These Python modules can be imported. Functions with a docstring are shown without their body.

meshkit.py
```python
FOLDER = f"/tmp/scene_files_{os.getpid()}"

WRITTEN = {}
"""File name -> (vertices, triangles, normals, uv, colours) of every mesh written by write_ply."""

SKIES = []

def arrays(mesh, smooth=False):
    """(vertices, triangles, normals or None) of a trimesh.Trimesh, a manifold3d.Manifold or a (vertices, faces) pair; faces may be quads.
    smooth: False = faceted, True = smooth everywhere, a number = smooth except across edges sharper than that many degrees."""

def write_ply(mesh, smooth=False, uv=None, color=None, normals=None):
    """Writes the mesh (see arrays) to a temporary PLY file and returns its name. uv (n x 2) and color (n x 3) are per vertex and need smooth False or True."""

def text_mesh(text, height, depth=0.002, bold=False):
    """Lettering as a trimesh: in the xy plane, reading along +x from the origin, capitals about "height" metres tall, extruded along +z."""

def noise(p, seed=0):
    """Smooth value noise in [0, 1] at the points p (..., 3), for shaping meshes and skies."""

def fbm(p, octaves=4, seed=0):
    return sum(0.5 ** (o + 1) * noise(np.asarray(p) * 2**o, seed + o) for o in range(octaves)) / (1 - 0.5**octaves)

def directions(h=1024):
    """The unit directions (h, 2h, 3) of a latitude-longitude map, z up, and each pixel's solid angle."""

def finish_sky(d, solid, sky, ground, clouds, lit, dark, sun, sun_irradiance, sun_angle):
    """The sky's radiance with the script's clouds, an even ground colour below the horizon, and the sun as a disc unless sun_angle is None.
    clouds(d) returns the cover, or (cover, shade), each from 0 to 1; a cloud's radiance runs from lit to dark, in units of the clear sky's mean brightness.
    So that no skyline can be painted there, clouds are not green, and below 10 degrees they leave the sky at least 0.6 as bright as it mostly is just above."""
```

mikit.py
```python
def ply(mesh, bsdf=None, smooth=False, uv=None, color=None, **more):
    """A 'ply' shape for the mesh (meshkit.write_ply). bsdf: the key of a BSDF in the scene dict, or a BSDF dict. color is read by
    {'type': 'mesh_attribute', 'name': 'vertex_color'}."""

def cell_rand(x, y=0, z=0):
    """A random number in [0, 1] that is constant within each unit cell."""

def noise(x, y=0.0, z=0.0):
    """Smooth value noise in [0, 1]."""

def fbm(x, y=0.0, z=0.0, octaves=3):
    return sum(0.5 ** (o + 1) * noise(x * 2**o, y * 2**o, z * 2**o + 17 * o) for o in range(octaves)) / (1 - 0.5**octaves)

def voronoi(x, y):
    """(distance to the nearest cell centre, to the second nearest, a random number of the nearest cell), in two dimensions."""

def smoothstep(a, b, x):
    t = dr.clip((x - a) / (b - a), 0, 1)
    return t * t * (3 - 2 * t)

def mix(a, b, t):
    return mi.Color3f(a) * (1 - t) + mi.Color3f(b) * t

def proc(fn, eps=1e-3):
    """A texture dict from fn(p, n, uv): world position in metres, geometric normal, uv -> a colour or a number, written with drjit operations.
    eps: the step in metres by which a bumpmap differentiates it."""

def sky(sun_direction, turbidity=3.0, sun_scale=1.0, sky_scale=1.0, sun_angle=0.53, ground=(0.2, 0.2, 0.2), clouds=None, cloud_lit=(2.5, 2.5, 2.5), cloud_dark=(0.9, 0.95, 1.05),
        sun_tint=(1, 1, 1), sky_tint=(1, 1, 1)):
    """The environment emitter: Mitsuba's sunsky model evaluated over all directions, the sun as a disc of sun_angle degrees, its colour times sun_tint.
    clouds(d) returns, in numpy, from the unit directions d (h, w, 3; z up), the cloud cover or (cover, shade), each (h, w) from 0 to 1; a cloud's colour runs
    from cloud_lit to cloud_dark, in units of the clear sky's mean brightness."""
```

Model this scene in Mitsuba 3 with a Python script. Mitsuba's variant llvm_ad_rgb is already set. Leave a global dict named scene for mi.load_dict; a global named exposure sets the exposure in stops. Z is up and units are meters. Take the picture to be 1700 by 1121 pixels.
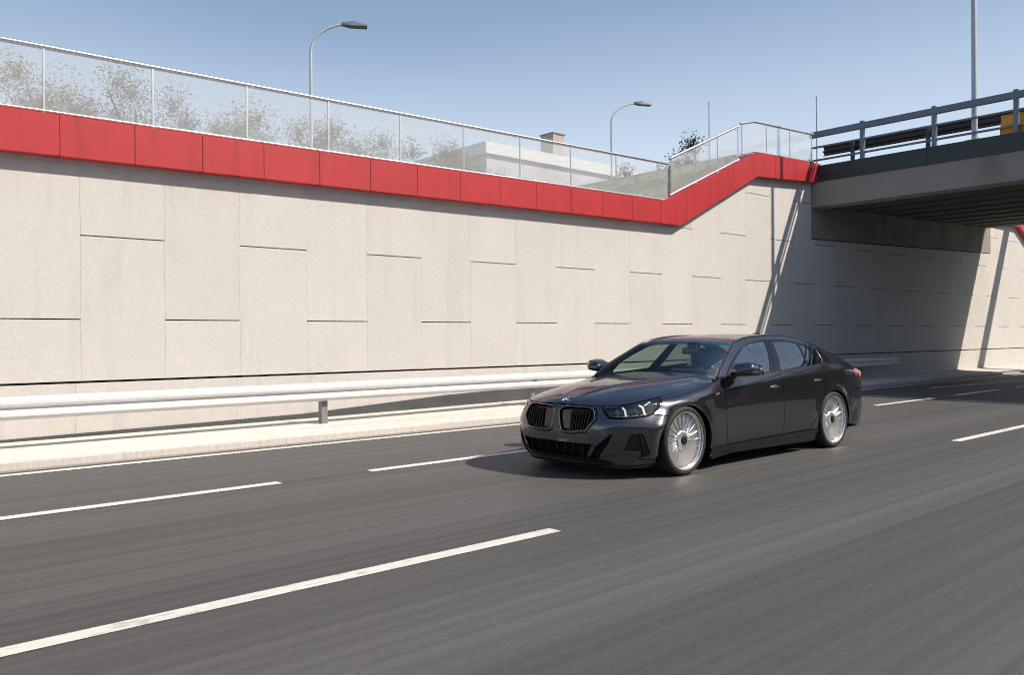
import math
import numpy as np, trimesh, shapely, manifold3d as m3, mitsuba as mi, drjit as dr
from shapely.geometry import Polygon, Point, box as sbox
from shapely.ops import unary_union
from shapely.prepared import prep
from scipy.interpolate import PchipInterpolator as PC
import mikit, meshkit
from mikit import proc, noise, fbm, smoothstep, mix
T = mi.ScalarTransform4f
rng = np.random.default_rng(7)
scene, labels = {}, {}

# ---------------------------------------------------------------- camera, sky, exposure
exposure = 1.72
_f, _yaw, _pitch, _roll, _h = 1381.28, 0.8469, -1e-4, -0.0072, 1.3763
_fw = np.array([math.cos(_yaw) * math.cos(_pitch), math.sin(_yaw) * math.cos(_pitch), -math.sin(_pitch)])
_r = np.array([math.sin(_yaw), -math.cos(_yaw), 0.0])
_u = np.cross(_r, _fw)
_up = -math.sin(_roll) * _r + math.cos(_roll) * _u
scene['camera'] = {'type': 'perspective', 'fov': math.degrees(2 * math.atan(850 / _f)), 'fov_axis': 'x', 'near_clip': 0.05, 'far_clip': 3000.0,
                   'to_world': T().look_at(origin=[0, 0, _h], target=(np.array([0, 0, _h]) + _fw).tolist(), up=_up.tolist())}
def haze_cover(d):
    el = np.degrees(np.arcsin(np.clip(d[..., 2], 0, 1)))
    streak = meshkit.fbm(d * np.array([2.0, 2.0, 9.0]) + 3.0, 4, 5)
    return np.clip(0.80 * np.exp(-(el / 15.5) ** 2.2) + 0.10 * (streak - 0.5), 0, 1)
scene['sky_light'] = mikit.sky((0.505, -0.92, 1.0), turbidity=3.2, sun_scale=1.32, sun_tint=(.945, 1.0, 1.12), sky_tint=(1.33, 1.22, 1.11), clouds=haze_cover, cloud_lit=(2.75, 2.98, 3.25))

# ---------------------------------------------------------------- materials
def two(b): return {'type': 'twosided', 'bsdf': b}
def prin(col, rough=0.5, metallic=0.0, spec=0.5, **k):
    c = col if isinstance(col, dict) else {'type': 'rgb', 'value': list(col)}
    return two({'type': 'principled', 'base_color': c, 'roughness': rough, 'metallic': metallic, 'specular': spec, **k})

def asphalt(p, n, uv):
    lane = fbm(p.x * 0.03, p.y * 2.3, 3.0, 3)
    streak = fbm(p.x * 0.12, p.y * 24.0, 1.0, 2)
    wide = fbm(p.x * 0.11, p.y * 0.35, 9.0, 3)
    grain = noise(p.x * 160, p.y * 160, 5)
    grit = noise(p.x * 55, p.y * 55, 8)
    # wheel tracks polished by traffic, one pair per lane
    w = mi.Float(0)
    for c in (-1.6, 0.1, 3.2 - .35, 5.0, 6.75, 8.6):
        w = w + dr.exp(-dr.square((p.y - c) / 0.38))
    v = 0.060 * (0.56 + 0.46 * lane + 0.44 * streak + 0.22 * wide) * (0.89 + 0.12 * grain + 0.10 * grit) * (1 + 0.10 * w)
    crack = smoothstep(0.93, 0.99, noise(p.x * 31, p.y * 31, 21))
    return mi.Color3f(v * .965, v * .985, v) * (1 + 0.35 * crack)
scene['m_asphalt'] = prin(proc(asphalt), 0.62, spec=0.42)

def paint_white(p, n, uv):
    wear = smoothstep(0.62, 0.85, fbm(p.x * 9, p.y * 30, 4, 3)) * 0.35
    dirt = 0.82 + 0.18 * fbm(p.x * 1.3, p.y * 6, 2, 3)
    return mi.Color3f(0.60, 0.595, 0.575) * dirt * (1 - wear)
scene['m_marking'] = prin(proc(paint_white), 0.6)

def kerbcon(p, n, uv):
    v = 0.50 * (0.80 + 0.28 * fbm(p.x * 0.5, p.y * 5.5, 2, 3)) * (0.88 + 0.2 * noise(p.x * 70, p.y * 70, 1))
    joint = smoothstep(0.006, 0.0, dr.abs(p.x * 0.5 - dr.floor(p.x * 0.5) - 0.5) * 2)
    return mi.Color3f(v, v * 0.965, v * 0.93) * (1 - 0.45 * joint)
scene['m_pavement'] = prin(proc(kerbcon), 0.8, spec=0.3)

def concrete(base, tint=(1, .992, .984), stain=0.06):
    def fn(p, n, uv):
        s = p.x + p.y * 0.13
        m = fbm(s * 1.1, p.z * 1.1, 3.1, 4)
        drip = fbm(s * 7.0, p.z * 0.55, 7.0, 3)
        fine = noise(s * 45, p.z * 45, p.y * 45)
        pores = smoothstep(0.86, 0.97, noise(s * 24, p.z * 24, 2.0))
        v = base * (1.0 - stain * (m - 0.35) * 1.2 - stain * 0.7 * smoothstep(0.5, 0.85, drip)) * (0.95 + 0.1 * fine) * (1 - 0.03 * pores)
        return mi.Color3f(v * tint[0], v * tint[1], v * tint[2])
    return proc(fn)
for k, b in enumerate((0.507, 0.517, 0.499)):
    scene[f'm_panel_{k}'] = prin(concrete(b), 0.85, spec=0.25)
scene['m_plinth'] = prin(concrete(0.50, (1, .992, .984), .09), 0.85, spec=0.25)
scene['m_core'] = prin((0.10, 0.095, 0.09), 0.9)
scene['m_shade_coping'] = prin((0.20, 0.20, 0.19), 0.85)
scene['m_strip_shade'] = prin(proc(lambda p, n, uv: mi.Color3f(0.058, 0.066, 0.074) * (0.75 + 0.5 * fbm(p.x * 1.5, p.z * 9, 1, 3))), 0.8)  # blue-grey of the shade at the wall foot, held in the colour
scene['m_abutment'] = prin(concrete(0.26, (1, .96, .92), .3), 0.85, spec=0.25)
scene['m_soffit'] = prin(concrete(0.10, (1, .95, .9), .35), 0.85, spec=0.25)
def redpaint(p, n, uv):
    s = p.x
    v = 0.86 + 0.2 * fbm(s * 0.8, p.z * 2.0, 1.5, 3) - 0.12 * smoothstep(.55, .85, fbm(s * 9, p.z * 0.8, 4, 2))
    return mi.Color3f(0.395, 0.030, 0.036) * v
scene['m_red'] = prin(proc(redpaint), 0.38, spec=0.5)
scene['m_teal'] = prin(proc(lambda p, n, uv: mi.Color3f(0.004, 0.021, 0.026) * (0.8 + 0.4 * fbm(p.y * .7, p.z * 3, 1, 3))), 0.42)
scene['m_steel'] = prin((0.62, 0.63, 0.64), 0.32, metallic=0.85)
def galv(p, n, uv):
    v = 0.66 * (0.88 + 0.18 * fbm(p.x * 0.7, p.z * 14, p.y, 3))
    return mi.Color3f(v * 0.98, v, v * 1.03)
scene['m_galv'] = prin(proc(galv), 0.45, metallic=0.12)
scene['m_galv_dark'] = prin((0.20, 0.215, 0.235), 0.5, metallic=0.3)
scene['m_railblue'] = prin((0.12, 0.155, 0.20), 0.45, metallic=0.2)
scene['m_guarddark'] = prin((0.05, 0.05, 0.055), 0.55)
scene['m_pole'] = prin((0.38, 0.43, 0.50), 0.5, metallic=0.1)
scene['m_lamphead'] = prin((0.13, 0.17, 0.23), 0.5)
scene['m_amber'] = prin((0.62, 0.30, 0.035), 0.5)
scene['m_balglass'] = {'type': 'blendbsdf', 'weight': 0.35, 'a': {'type': 'thindielectric', 'int_ior': 1.5, 'specular_transmittance': {'type': 'rgb', 'value': [.93, .95, .95]}},
                       'b': two({'type': 'diffuse', 'reflectance': {'type': 'rgb', 'value': [0.56, 0.60, 0.64]}})}
scene['m_ground'] = prin(proc(lambda p, n, uv: mix((0.09, 0.10, 0.045), (0.16, 0.135, 0.085), fbm(p.x * .15, p.y * .15, 0, 4)) * (0.7 + 0.6 * noise(p.x * 4, p.y * 4, 1))), 0.95)
for k, c in enumerate(((0.16, 0.14, 0.09), (0.19, 0.155, 0.105), (0.135, 0.135, 0.085), (0.035, 0.045, 0.035), (0.06, 0.075, 0.038))):
    scene[f'm_leaf_{k}'] = prin(proc(lambda p, n, uv, c=c: mi.Color3f(*c) * (0.6 + 0.8 * noise(p.x * 1.7, p.y * 1.7, p.z * 1.7))), 0.9, spec=0.15)
scene['m_bark'] = prin((0.085, 0.07, 0.055), 0.9)
scene['m_bldg'] = prin(proc(lambda p, n, uv: mi.Color3f(0.42, 0.42, 0.47) * (0.9 + 0.15 * fbm(p.x * .4, p.z * .8, 1, 3))), 0.85)
scene['m_bldgwhite'] = prin((0.56, 0.58, 0.60), 0.7)
scene['m_brick'] = prin(proc(lambda p, n, uv: mi.Color3f(0.36, 0.32, 0.31) * (0.85 + .3 * noise(p.x * 5, p.y * 5, p.z * 14))), 0.9)
scene['m_window'] = prin((0.03, 0.04, 0.05), 0.08, spec=0.7)

# ---------------------------------------------------------------- helpers
count = {}
def numbered(key):
    n = count.get(key, 0); count[key] = n + 1
    return key if n == 0 else f'{key}_{n:03d}'
def put(name, mesh, mat, parent=None, smooth=False, label=None, cat=None, group=None, kind=None):
    key = numbered((parent + '__' if parent else '') + name)
    scene[key] = mikit.ply(mesh, mat, smooth=smooth)
    tag(key, label, cat, group, kind)
    return key
def tag(key, label=None, cat=None, group=None, kind=None):
    d = {k: v for k, v in (('label', label), ('category', cat), ('group', group), ('kind', kind)) if v}
    if d: labels[key] = d
def thing(name, label, cat, group=None):
    key = numbered(name); tag(key, label, cat, group); return key
def cat_(*ms): return trimesh.util.concatenate([m for m in ms])
def bx(x0, x1, y0, y1, z0, z1):
    m = trimesh.creation.box((abs(x1 - x0), abs(y1 - y0), abs(z1 - z0))); m.apply_translation(((x0 + x1) / 2, (y0 + y1) / 2, (z0 + z1) / 2)); return m
def tube(pts, r, n=12, cap=True):
    """round bar along a polyline with mitred bends"""
    P = np.asarray(pts, float); r = np.broadcast_to(np.asarray(r, float), len(P))
    tg = np.gradient(P, axis=0) if len(P) > 2 else np.repeat((P[1] - P[0])[None], 2, 0)
    tg = tg / np.linalg.norm(tg, axis=1, keepdims=True)
    ref = np.array([0, 0, 1.0]) if abs(tg[0, 2]) < .9 else np.array([1.0, 0, 0])
    V = []
    for p, t, rr in zip(P, tg, r):
        x = np.cross(t, ref); x /= np.linalg.norm(x); y = np.cross(x, t); ref = y if abs(t @ y) < .9 else ref
        an = np.arange(n) * 2 * np.pi / n
        V.append(p + rr * (np.cos(an)[:, None] * x + np.sin(an)[:, None] * y))
    V = np.vstack(V); F_ = []
    for k in range(len(P) - 1):
        for j in range(n):
            a, b, c, d = k * n + j, k * n + (j + 1) % n, (k + 1) * n + (j + 1) % n, (k + 1) * n + j
            F_ += [(a, c, b), (a, d, c)]
    if cap:
        for k, fl in ((0, 1), (len(P) - 1, -1)):
            V = np.vstack([V, P[k]]); c = len(V) - 1
            for j in range(n):
                a, b = k * n + j, k * n + (j + 1) % n
                F_.append((c, a, b)[::fl])
    m = trimesh.Trimesh(V, np.array(F_), process=False); return m
def revolve(prof, n=48, axis='y'):
    """prof: (radius, along) pairs revolved about the axis"""
    prof = np.asarray(prof, float); an = np.arange(n) * 2 * np.pi / n
    V = np.stack([np.outer(np.cos(an), prof[:, 0]), np.tile(prof[:, 1], (n, 1)), np.outer(np.sin(an), prof[:, 0])], -1).reshape(-1, 3)
    k = len(prof); F_ = []
    for i in range(n):
        for j in range(k - 1):
            a, b, c, d = i * k + j, i * k + j + 1, ((i + 1) % n) * k + j + 1, ((i + 1) % n) * k + j
            F_ += [(a, b, c), (a, c, d)]
    return trimesh.Trimesh(V, np.array(F_), process=False)
def extrude(poly, h):
    parts = [trimesh.creation.extrude_polygon(g, h, engine='earcut') for g in getattr(poly, 'geoms', [poly]) if g.area > 1e-6]
    return cat_(*parts) if parts else None
def grid(fn, A, B):
    a, b = np.meshgrid(A, B, indexing='ij'); P = fn(a, b); n, k = a.shape
    i = (np.arange(n - 1)[:, None] * k + np.arange(k - 1)).ravel()
    return trimesh.Trimesh(P.reshape(-1, 3), np.vstack([np.stack([i, i + k, i + k + 1], 1), np.stack([i, i + k + 1, i + 1], 1)]), process=False)
def hull(pts): return trimesh.convex.convex_hull(np.asarray(pts, float))
def rbox(sx, sy, sz, r, seg=12):
    c = [m3.Manifold.sphere(r, seg).translate((x * (sx / 2 - r), y * (sy / 2 - r), z * (sz / 2 - r))) for x in (-1, 1) for y in (-1, 1) for z in (-1, 1)]
    return mt(m3.Manifold.batch_hull(c))
def mt(man):
    m = man.to_mesh(); return trimesh.Trimesh(np.asarray(m.vert_properties)[:, :3], np.asarray(m.tri_verts), process=False)

# ---------------------------------------------------------------- ground, road, markings
put('ground', bx(-500, 700, -600, 700, -0.6, -0.05), 'm_ground', kind='structure', label='far flat ground around the road')
put('road', grid(lambda a, b: np.stack([a, b, 0 * a], -1), np.linspace(-120, 320, 45), np.linspace(-13.2, 10.15, 12)), 'm_asphalt', kind='structure', label='grey asphalt carriageway')
MZ = 0.004
def mark(x0, x1, yc, w, label, slope=0.0):
    xs = np.linspace(x0, x1, max(2, int(abs(x1 - x0) / 4) + 2)); V = []
    for x in xs:
        y = yc + slope * (x - x0); V += [(x, y - w / 2, MZ), (x, y + w / 2, MZ)]
    F_ = []
    for i in range(len(xs) - 1):
        a = 2 * i; F_ += [(a, a + 2, a + 3), (a, a + 3, a + 1)]
    put('road_marking', trimesh.Trimesh(np.array(V), np.array(F_), process=False), 'm_marking', 'road')
mark(-60, 34, 9.80, .13, 'white edge line by the concrete verge')
mark(22.2, 44, 8.92, .12, 'edge line of the merging lane', slope=-0.10)
for x0, x1 in ((-20.3, -16.3), (-8.4, -4.4), (-1.2, 3.6), (4.6, 8.6), (16.0, 18.75), (19.9, 22.5), (23.8, 26.4), (27.7, 30.3), (31.6, 34.2), (35.5, 38), (39.4, 42)):
    mark(x0, x1, 7.45, .135, 'dash of the far lane line')
for x0, x1 in ((-19, -12), (-8, 4.15), (11.35, 17.5), (23.4, 27.4), (35.4, 39.4), (47, 51)):
    mark(x0, x1, 4.245, .125, 'dash of the near lane line')
for x0 in (-18, -6, 6, 18, 30, 42):
    mark(x0, x0 + 4, 1.05, .12, 'dash of the nearest lane line')
mark(-60, 120, -2.3, .13, 'solid median line')
# verge: kerb stone strip and paved strip rising to the foot of the wall
WA = -0.0223
def wy(x): return 12.30 + WA * x
def gz(x): return np.interp(x, [-40, 2.1, 7.3, 11.1, 31, 60], [.05, .075, .115, .165, .155, .155])
def strip(f0, f1, n0=90): 
    def fn(a, b):
        P0, P1 = f0(a), f1(a); return P0 + (P1 - P0) * b[..., None]
    return grid(fn, np.linspace(-60, 120, n0), np.linspace(0, 1, 5))
pt = lambda y, z: (lambda x: np.stack([x, (y(x) if callable(y) else y + 0 * x), (z(x) if callable(z) else z + 0 * x)], -1))
put('gutter', strip(pt(9.98, .004), pt(10.13, .006)), prin((0.20, 0.185, 0.17), .85), kind='structure', label='narrow dark gutter beside the concrete verge')
kerb = cat_(strip(pt(10.13, -.02), pt(10.14, .075)), strip(pt(10.14, .075), pt(10.17, .085)), strip(pt(10.17, .085), pt(11.35, lambda x: gz(x) * .35 + .055)))
put('verge', kerb, 'm_pavement', kind='structure', label='pale concrete verge strip beside the carriageway')
def pave2(p, n, uv):
    v = 0.45 * (0.8 + 0.32 * fbm(p.x * .6, p.y * 7, 5, 3)) * (0.85 + .25 * noise(p.x * 60, p.y * 60, 4))
    return mi.Color3f(v, v * .95, v * .90)
scene['m_pave2'] = prin(proc(pave2), .85)
put('footway', strip(pt(11.35, lambda x: gz(x) * .35 + .055), pt(lambda x: wy(x) + .1, gz)), 'm_pave2', kind='structure', label='beige paved strip along the foot of the wall')

# ---------------------------------------------------------------- retaining wall (frame: s along, t out of the wall towards the road, z up)
ANG = math.atan(WA)
def wall_to_world(m):
    m = m.copy(); v = m.vertices.copy(); c, s_ = math.cos(ANG), math.sin(ANG)
    # s along (c, s_), t towards the road = (s_, -c)
    m.vertices = np.stack([v[:, 0] * c + v[:, 1] * s_, 12.30 + v[:, 0] * s_ - v[:, 1] * c, v[:, 2]], 1)
    m.faces = m.faces[:, ::-1]
    return m
def from_sz(poly, t0, t1):
    """polygon in (s, z), from depth t0 to t1 (t towards the road)"""
    m = extrude(poly, t1 - t0)
    if m is None: return None
    v = m.vertices.copy(); m.vertices = np.stack([v[:, 0], v[:, 2] + t0, v[:, 1]], 1); m.faces = m.faces[:, ::-1]
    return wall_to_world(m)
S0, S1 = -24.0, 62.0
TOPS = np.array([S0, 2.15, 15.0, 18.65, 21.75]); TOPZ = np.array([4.09, 4.33, 4.44, 6.03, 6.14])
BOTS = np.array([S0, 2.15, 15.62, 18.72, 21.75]); BOTZ = np.array([3.50, 3.79, 3.94, 5.44, 5.62])
TOP2S = np.array([34.3, 37.15, 40.5, S1]); TOP2Z = np.array([6.14, 6.12, 4.45, 4.2])
BOT2S = np.array([34.3, 36.8, 40.0, S1]); BOT2Z = np.array([5.62, 5.60, 3.95, 3.7])
wall = thing('retaining_wall', 'long cream concrete panel retaining wall behind the dark sedan', 'wall')
def linez(x): return 4.06 + (x - 21.37) * 0.0273
under = Polygon([(21.6, 4.05), (34.3, linez(34.3) - .012), (34.3, 0), (21.6, 0)])
def above(S_, Z_): return Polygon(list(zip(S_, Z_)) + [(S_[-1], -1), (S_[0], -1)])
left_reg = above(BOTS[BOTS <= 21.75], BOTZ).intersection(sbox(S0, -1, 21.6, 9))
right_reg = above(BOT2S, BOT2Z)
region = unary_union([left_reg, under, right_reg])
put('core', from_sz(region.buffer(-.02), -.5, -.10), 'm_core', wall)
G = .008
pid = 0; extra = []
for k in range(int((S0 - 3) / 1.1), int(S1 / 1.1) + 2):
    c = 2.52 + 1.1 * k
    js = (.825, 2.80, 5.03, 7.3) if k % 2 else (.825, 1.665, 3.92, 6.1)
    for z0, z1 in zip(js[:-1], js[1:]):
        cell = sbox(c - .55 + .0012, z0 + G, c + .55 - .0012, z1 - G).intersection(region)
        if cell.is_empty or cell.area < .01: continue
        jit = rng.uniform(-.0012, .0012)
        m = from_sz(cell, -.10, jit); 
        if -1.0 < c < 42: put('panel', m, f'm_panel_{rng.integers(3)}', wall)
        else: extra.append(m)
put('outer_panels', cat_(*extra), 'm_panel_0', wall, kind='stuff')
for k in range(-10, 22):
    a, b = 2.2 * k + .8, 2.2 * k + 3.0
    cell = Polygon([(a + .0012, -.3), (b - .0012, -.3), (b - .0012, .80), (a + .0012, .80)])
    put('base_panel', from_sz(cell, -.10, rng.uniform(-.002, .002)), 'm_plinth', wall)
put('painted_shade_strip', from_sz(Polygon([(-24, 0), (22.5, 0), (22.5, .42), (11, .40), (9.1, .345), (6.3, .185), (2.1, .115), (-24, .08)]), -.02, .022), 'm_strip_shade', wall, label='strip of painted shade along the foot of the wall')  # shade along the wall foot, laid on as a dark sloping strip
# abutment beam above the bearing joint under the bridge
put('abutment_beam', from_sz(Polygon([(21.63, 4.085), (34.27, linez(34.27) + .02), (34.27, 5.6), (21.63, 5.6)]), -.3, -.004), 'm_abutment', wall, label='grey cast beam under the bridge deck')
# red coping band
BAND_T = .20
band_reg_l = Polygon(list(zip(TOPS, TOPZ)) + list(zip(BOTS[::-1], BOTZ[::-1])))
band_reg_r = Polygon(list(zip(TOP2S, TOP2Z)) + list(zip(BOT2S[::-1], BOT2Z[::-1])))
reds = []
cop = thing('coping', 'red painted coping band along the top of the wall left of the bridge', 'coping')
cop2 = thing('coping', 'red coping band beyond the bridge at the right edge of the photo', 'coping')
for reg, par in ((band_reg_l, cop), (band_reg_r, cop2)):
    far = []
    for k in range(-30, 66):
        a = 2.79 + .93 * k
        cell = sbox(a + .005, 0, a + .925, 9).intersection(reg)
        if cell.is_empty or cell.area < .01: continue
        m = from_sz(cell, -.12 - .12, BAND_T + rng.uniform(-.002, .002))
        if -0.5 < a < 41: put('coping_panel', m, 'm_red', par)
        else: far.append(m)
    if far: put('outer_panels', cat_(*far), 'm_red', par, kind='stuff')
    inner = reg.buffer(-.03)
    put('backing', from_sz(inner, -.22, BAND_T - .012), 'm_core', par)

# railings of glass panes between posts
def railing(label, ss, zs, post_s, rail_h=.87):
    r = thing('railing', label, 'railing', )
    zt_ = lambda s: np.interp(s, ss, zs)
    tt = BAND_T - .06
    P = lambda s, dz, t=tt: np.array([s, t, zt_(s) + dz])
    def tb(pts, rad, n=10):
        return wall_to_world(tube(pts, rad, n))
    fine = np.unique(np.r_[ss, post_s])
    put('handrail', tb([P(s, rail_h) for s in fine], .030, 12), 'm_steel', r, smooth=50)
    put('bottom_rail', tb([P(s, .035) for s in fine], .022, 8), 'm_steel', r, smooth=50)
    for s in post_s:
        b = bx(s - .011, s + .011, tt - .012, tt + .012, zt_(s) - .02, zt_(s) + rail_h - .02)
        put('post', wall_to_world(b), 'm_steel', r)
    for a, b in zip(post_s[:-1], post_s[1:]):
        a2, b2 = a + .0125, b - .0125
        q = [P(a2, .05), P(b2, .05), P(b2, rail_h - .026), P(a2, rail_h - .026)]
        m = wall_to_world(trimesh.Trimesh(np.array(q), np.array([(0, 1, 2), (0, 2, 3)]), process=False))
        put('glass_pane', m, 'm_balglass', r)
ps = [2.62 + 1.36 * k for k in range(-6, 10)] + [15.2]
railing('long glass railing with silver handrail on the lower stretch of red coping', [S0, 2.15, 15.25], [4.09, 4.33, 4.443], ps)
railing('sloping glass railing above the rising part of the red coping', [15.3, 18.0], [4.57, 5.75], [15.35, 16.25, 17.1, 17.95])
railing('short glass railing on the high coping beside the bridge', [18.06, 18.65, 21.5], [5.88, 6.03, 6.13], [18.12, 19.2, 20.3, 21.4], .80)

# guardrail in front of the wall: W-beam on posts
gr = thing('guardrail', 'galvanised W-beam guardrail along the foot of the cream wall', 'guardrail')
wp = np.array([(0, .718), (-.012, .712), (-.045, .69), (-.083, .668), (-.083, .632), (-.045, .607), (-.008, .592), (-.008, .568), (-.045, .553), (-.083, .528), (-.083, .492), (-.045, .470), (-.012, .449), (0, .443)])
def wbeam(x0, x1, y, z0=0., flip=1, n=10):
    xs = np.linspace(x0, x1, n)
    def fn(a, b):
        i = b.astype(int); return np.stack([a, y + flip * wp[i, 0], z0 + wp[i, 1]], -1)
    return grid(fn, xs, np.arange(len(wp)))
for k in range(-5, 6):
    x0 = 4.3 * k - .2
    put('beam', wbeam(x0, x0 + 4.302, 11.25 + .0006 * k), 'm_galv', gr, smooth=40)
for k in range(-5, 6):
    x = 4.3 * k + 1.9
    put('post', cat_(bx(x - .05, x + .05, 11.30, 11.306, -.05, .70), bx(x - .05, x - .044, 11.306, 11.40, -.05, .70), bx(x + .044, x + .05, 11.306, 11.40, -.05, .70)), 'm_galv_dark', gr)
    put('spacer', bx(x - .07, x + .07, 11.243, 11.299, .52, .64), 'm_galv_dark', gr)

# ---------------------------------------------------------------- bridge
br = thing('road_bridge', 'concrete road bridge with a dark green fascia crossing over the carriageway', 'bridge')
BX0, BX1, BY0, BY1 = 21.60, 33.95, -15.5, 12.05
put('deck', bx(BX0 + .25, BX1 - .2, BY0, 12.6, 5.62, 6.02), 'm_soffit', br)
for k in range(9):
    y0 = 11.70 - 3.0 * k
    put('fascia_panel', bx(BX0 - .004, BX0 + .25, y0 - 2.99, y0 - .0, 5.63 , 6.07), 'm_teal', br)
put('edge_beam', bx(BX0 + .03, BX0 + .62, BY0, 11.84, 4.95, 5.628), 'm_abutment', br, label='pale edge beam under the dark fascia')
ng = 9
for k in range(1, ng + 1):
    x = BX0 + .62 + (BX1 - BX0 - .62) * k / ng - .45
    zb = 4.97 + .36 * k / ng
    prof = Polygon([(-.36, 0), (.36, 0), (.36, .16), (.12, .30), (.12, 5.62 - zb - .12), (.40, 5.62 - zb), (-.40, 5.62 - zb), (-.12, 5.62 - zb - .12), (-.12, .30), (-.36, .16)])
    m = extrude(prof, BY1 - .25 - BY0); v = m.vertices.copy()
    m.vertices = np.stack([v[:, 0] + x, v[:, 2] + BY0, v[:, 1] + zb], 1); m.faces = m.faces[:, ::-1]
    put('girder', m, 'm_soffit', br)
put('far_fascia', bx(BX1 - .2, BX1 + .02, BY0, 11.6, 5.60, 6.07), 'm_teal', br)
put('road_surface', bx(BX0 + .3, BX1 - .3, BY0, 12.5, 6.021, 6.10), 'm_asphalt', br)
def parapet(x, label, grp):
    r = thing('bridge_railing', label, 'railing', grp)
    ys = np.arange(10.42, BY0, -1.84)
    put('top_rail', bx(x - .07, x + .07, BY0, 11.9, 6.90, 7.05), 'm_railblue', r)
    put('middle_rail', tube([(x, BY0, 6.62), (x, 11.9, 6.62)], .030), 'm_railblue', r, smooth=50)
    put('lower_rail', tube([(x, BY0, 6.26), (x, 11.9, 6.26)], .030), 'm_railblue', r, smooth=50)
    for y in ys:
        put('post', cat_(bx(x - .05, x + .05, y - .05, y + .05, 6.07, 7.10), bx(x - .09, x + .09, y - .10, y + .10, 6.07, 6.09)), 'm_railblue', r)
parapet(BX0 + .15, 'blue grey steel railing on the near edge of the bridge above the dark fascia', None)
parapet(BX1 - .15, 'steel railing on the far edge of the bridge', None)
pw = thing('added_pier', 'unseen concrete pier wall added in the median to block light under the bridge', 'pier')  # unseen pier, added to block sky light under the deck
put('added_pier_wall', bx(BX0 + 1.0, BX1 - 1.0, -4.6, -3.7, -.1, 4.6), 'm_abutment', pw)
put('added_crosshead', bx(BX0 + .7, BX1 - .7, -5.1, -3.2, 4.6, 4.93), 'm_abutment', pw)
bg = thing('bridge_guardrail', 'dark guardrail on the bridge deck behind the near steel railing', 'guardrail')
m = wbeam(-11.8, 15.5, 0, 6.0, 1, 12); v = m.vertices.copy(); m.vertices = np.stack([BX0 + .62 - v[:, 1], -v[:, 0], v[:, 2]], 1)
put('beam', m, 'm_guarddark', bg, smooth=40)
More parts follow.
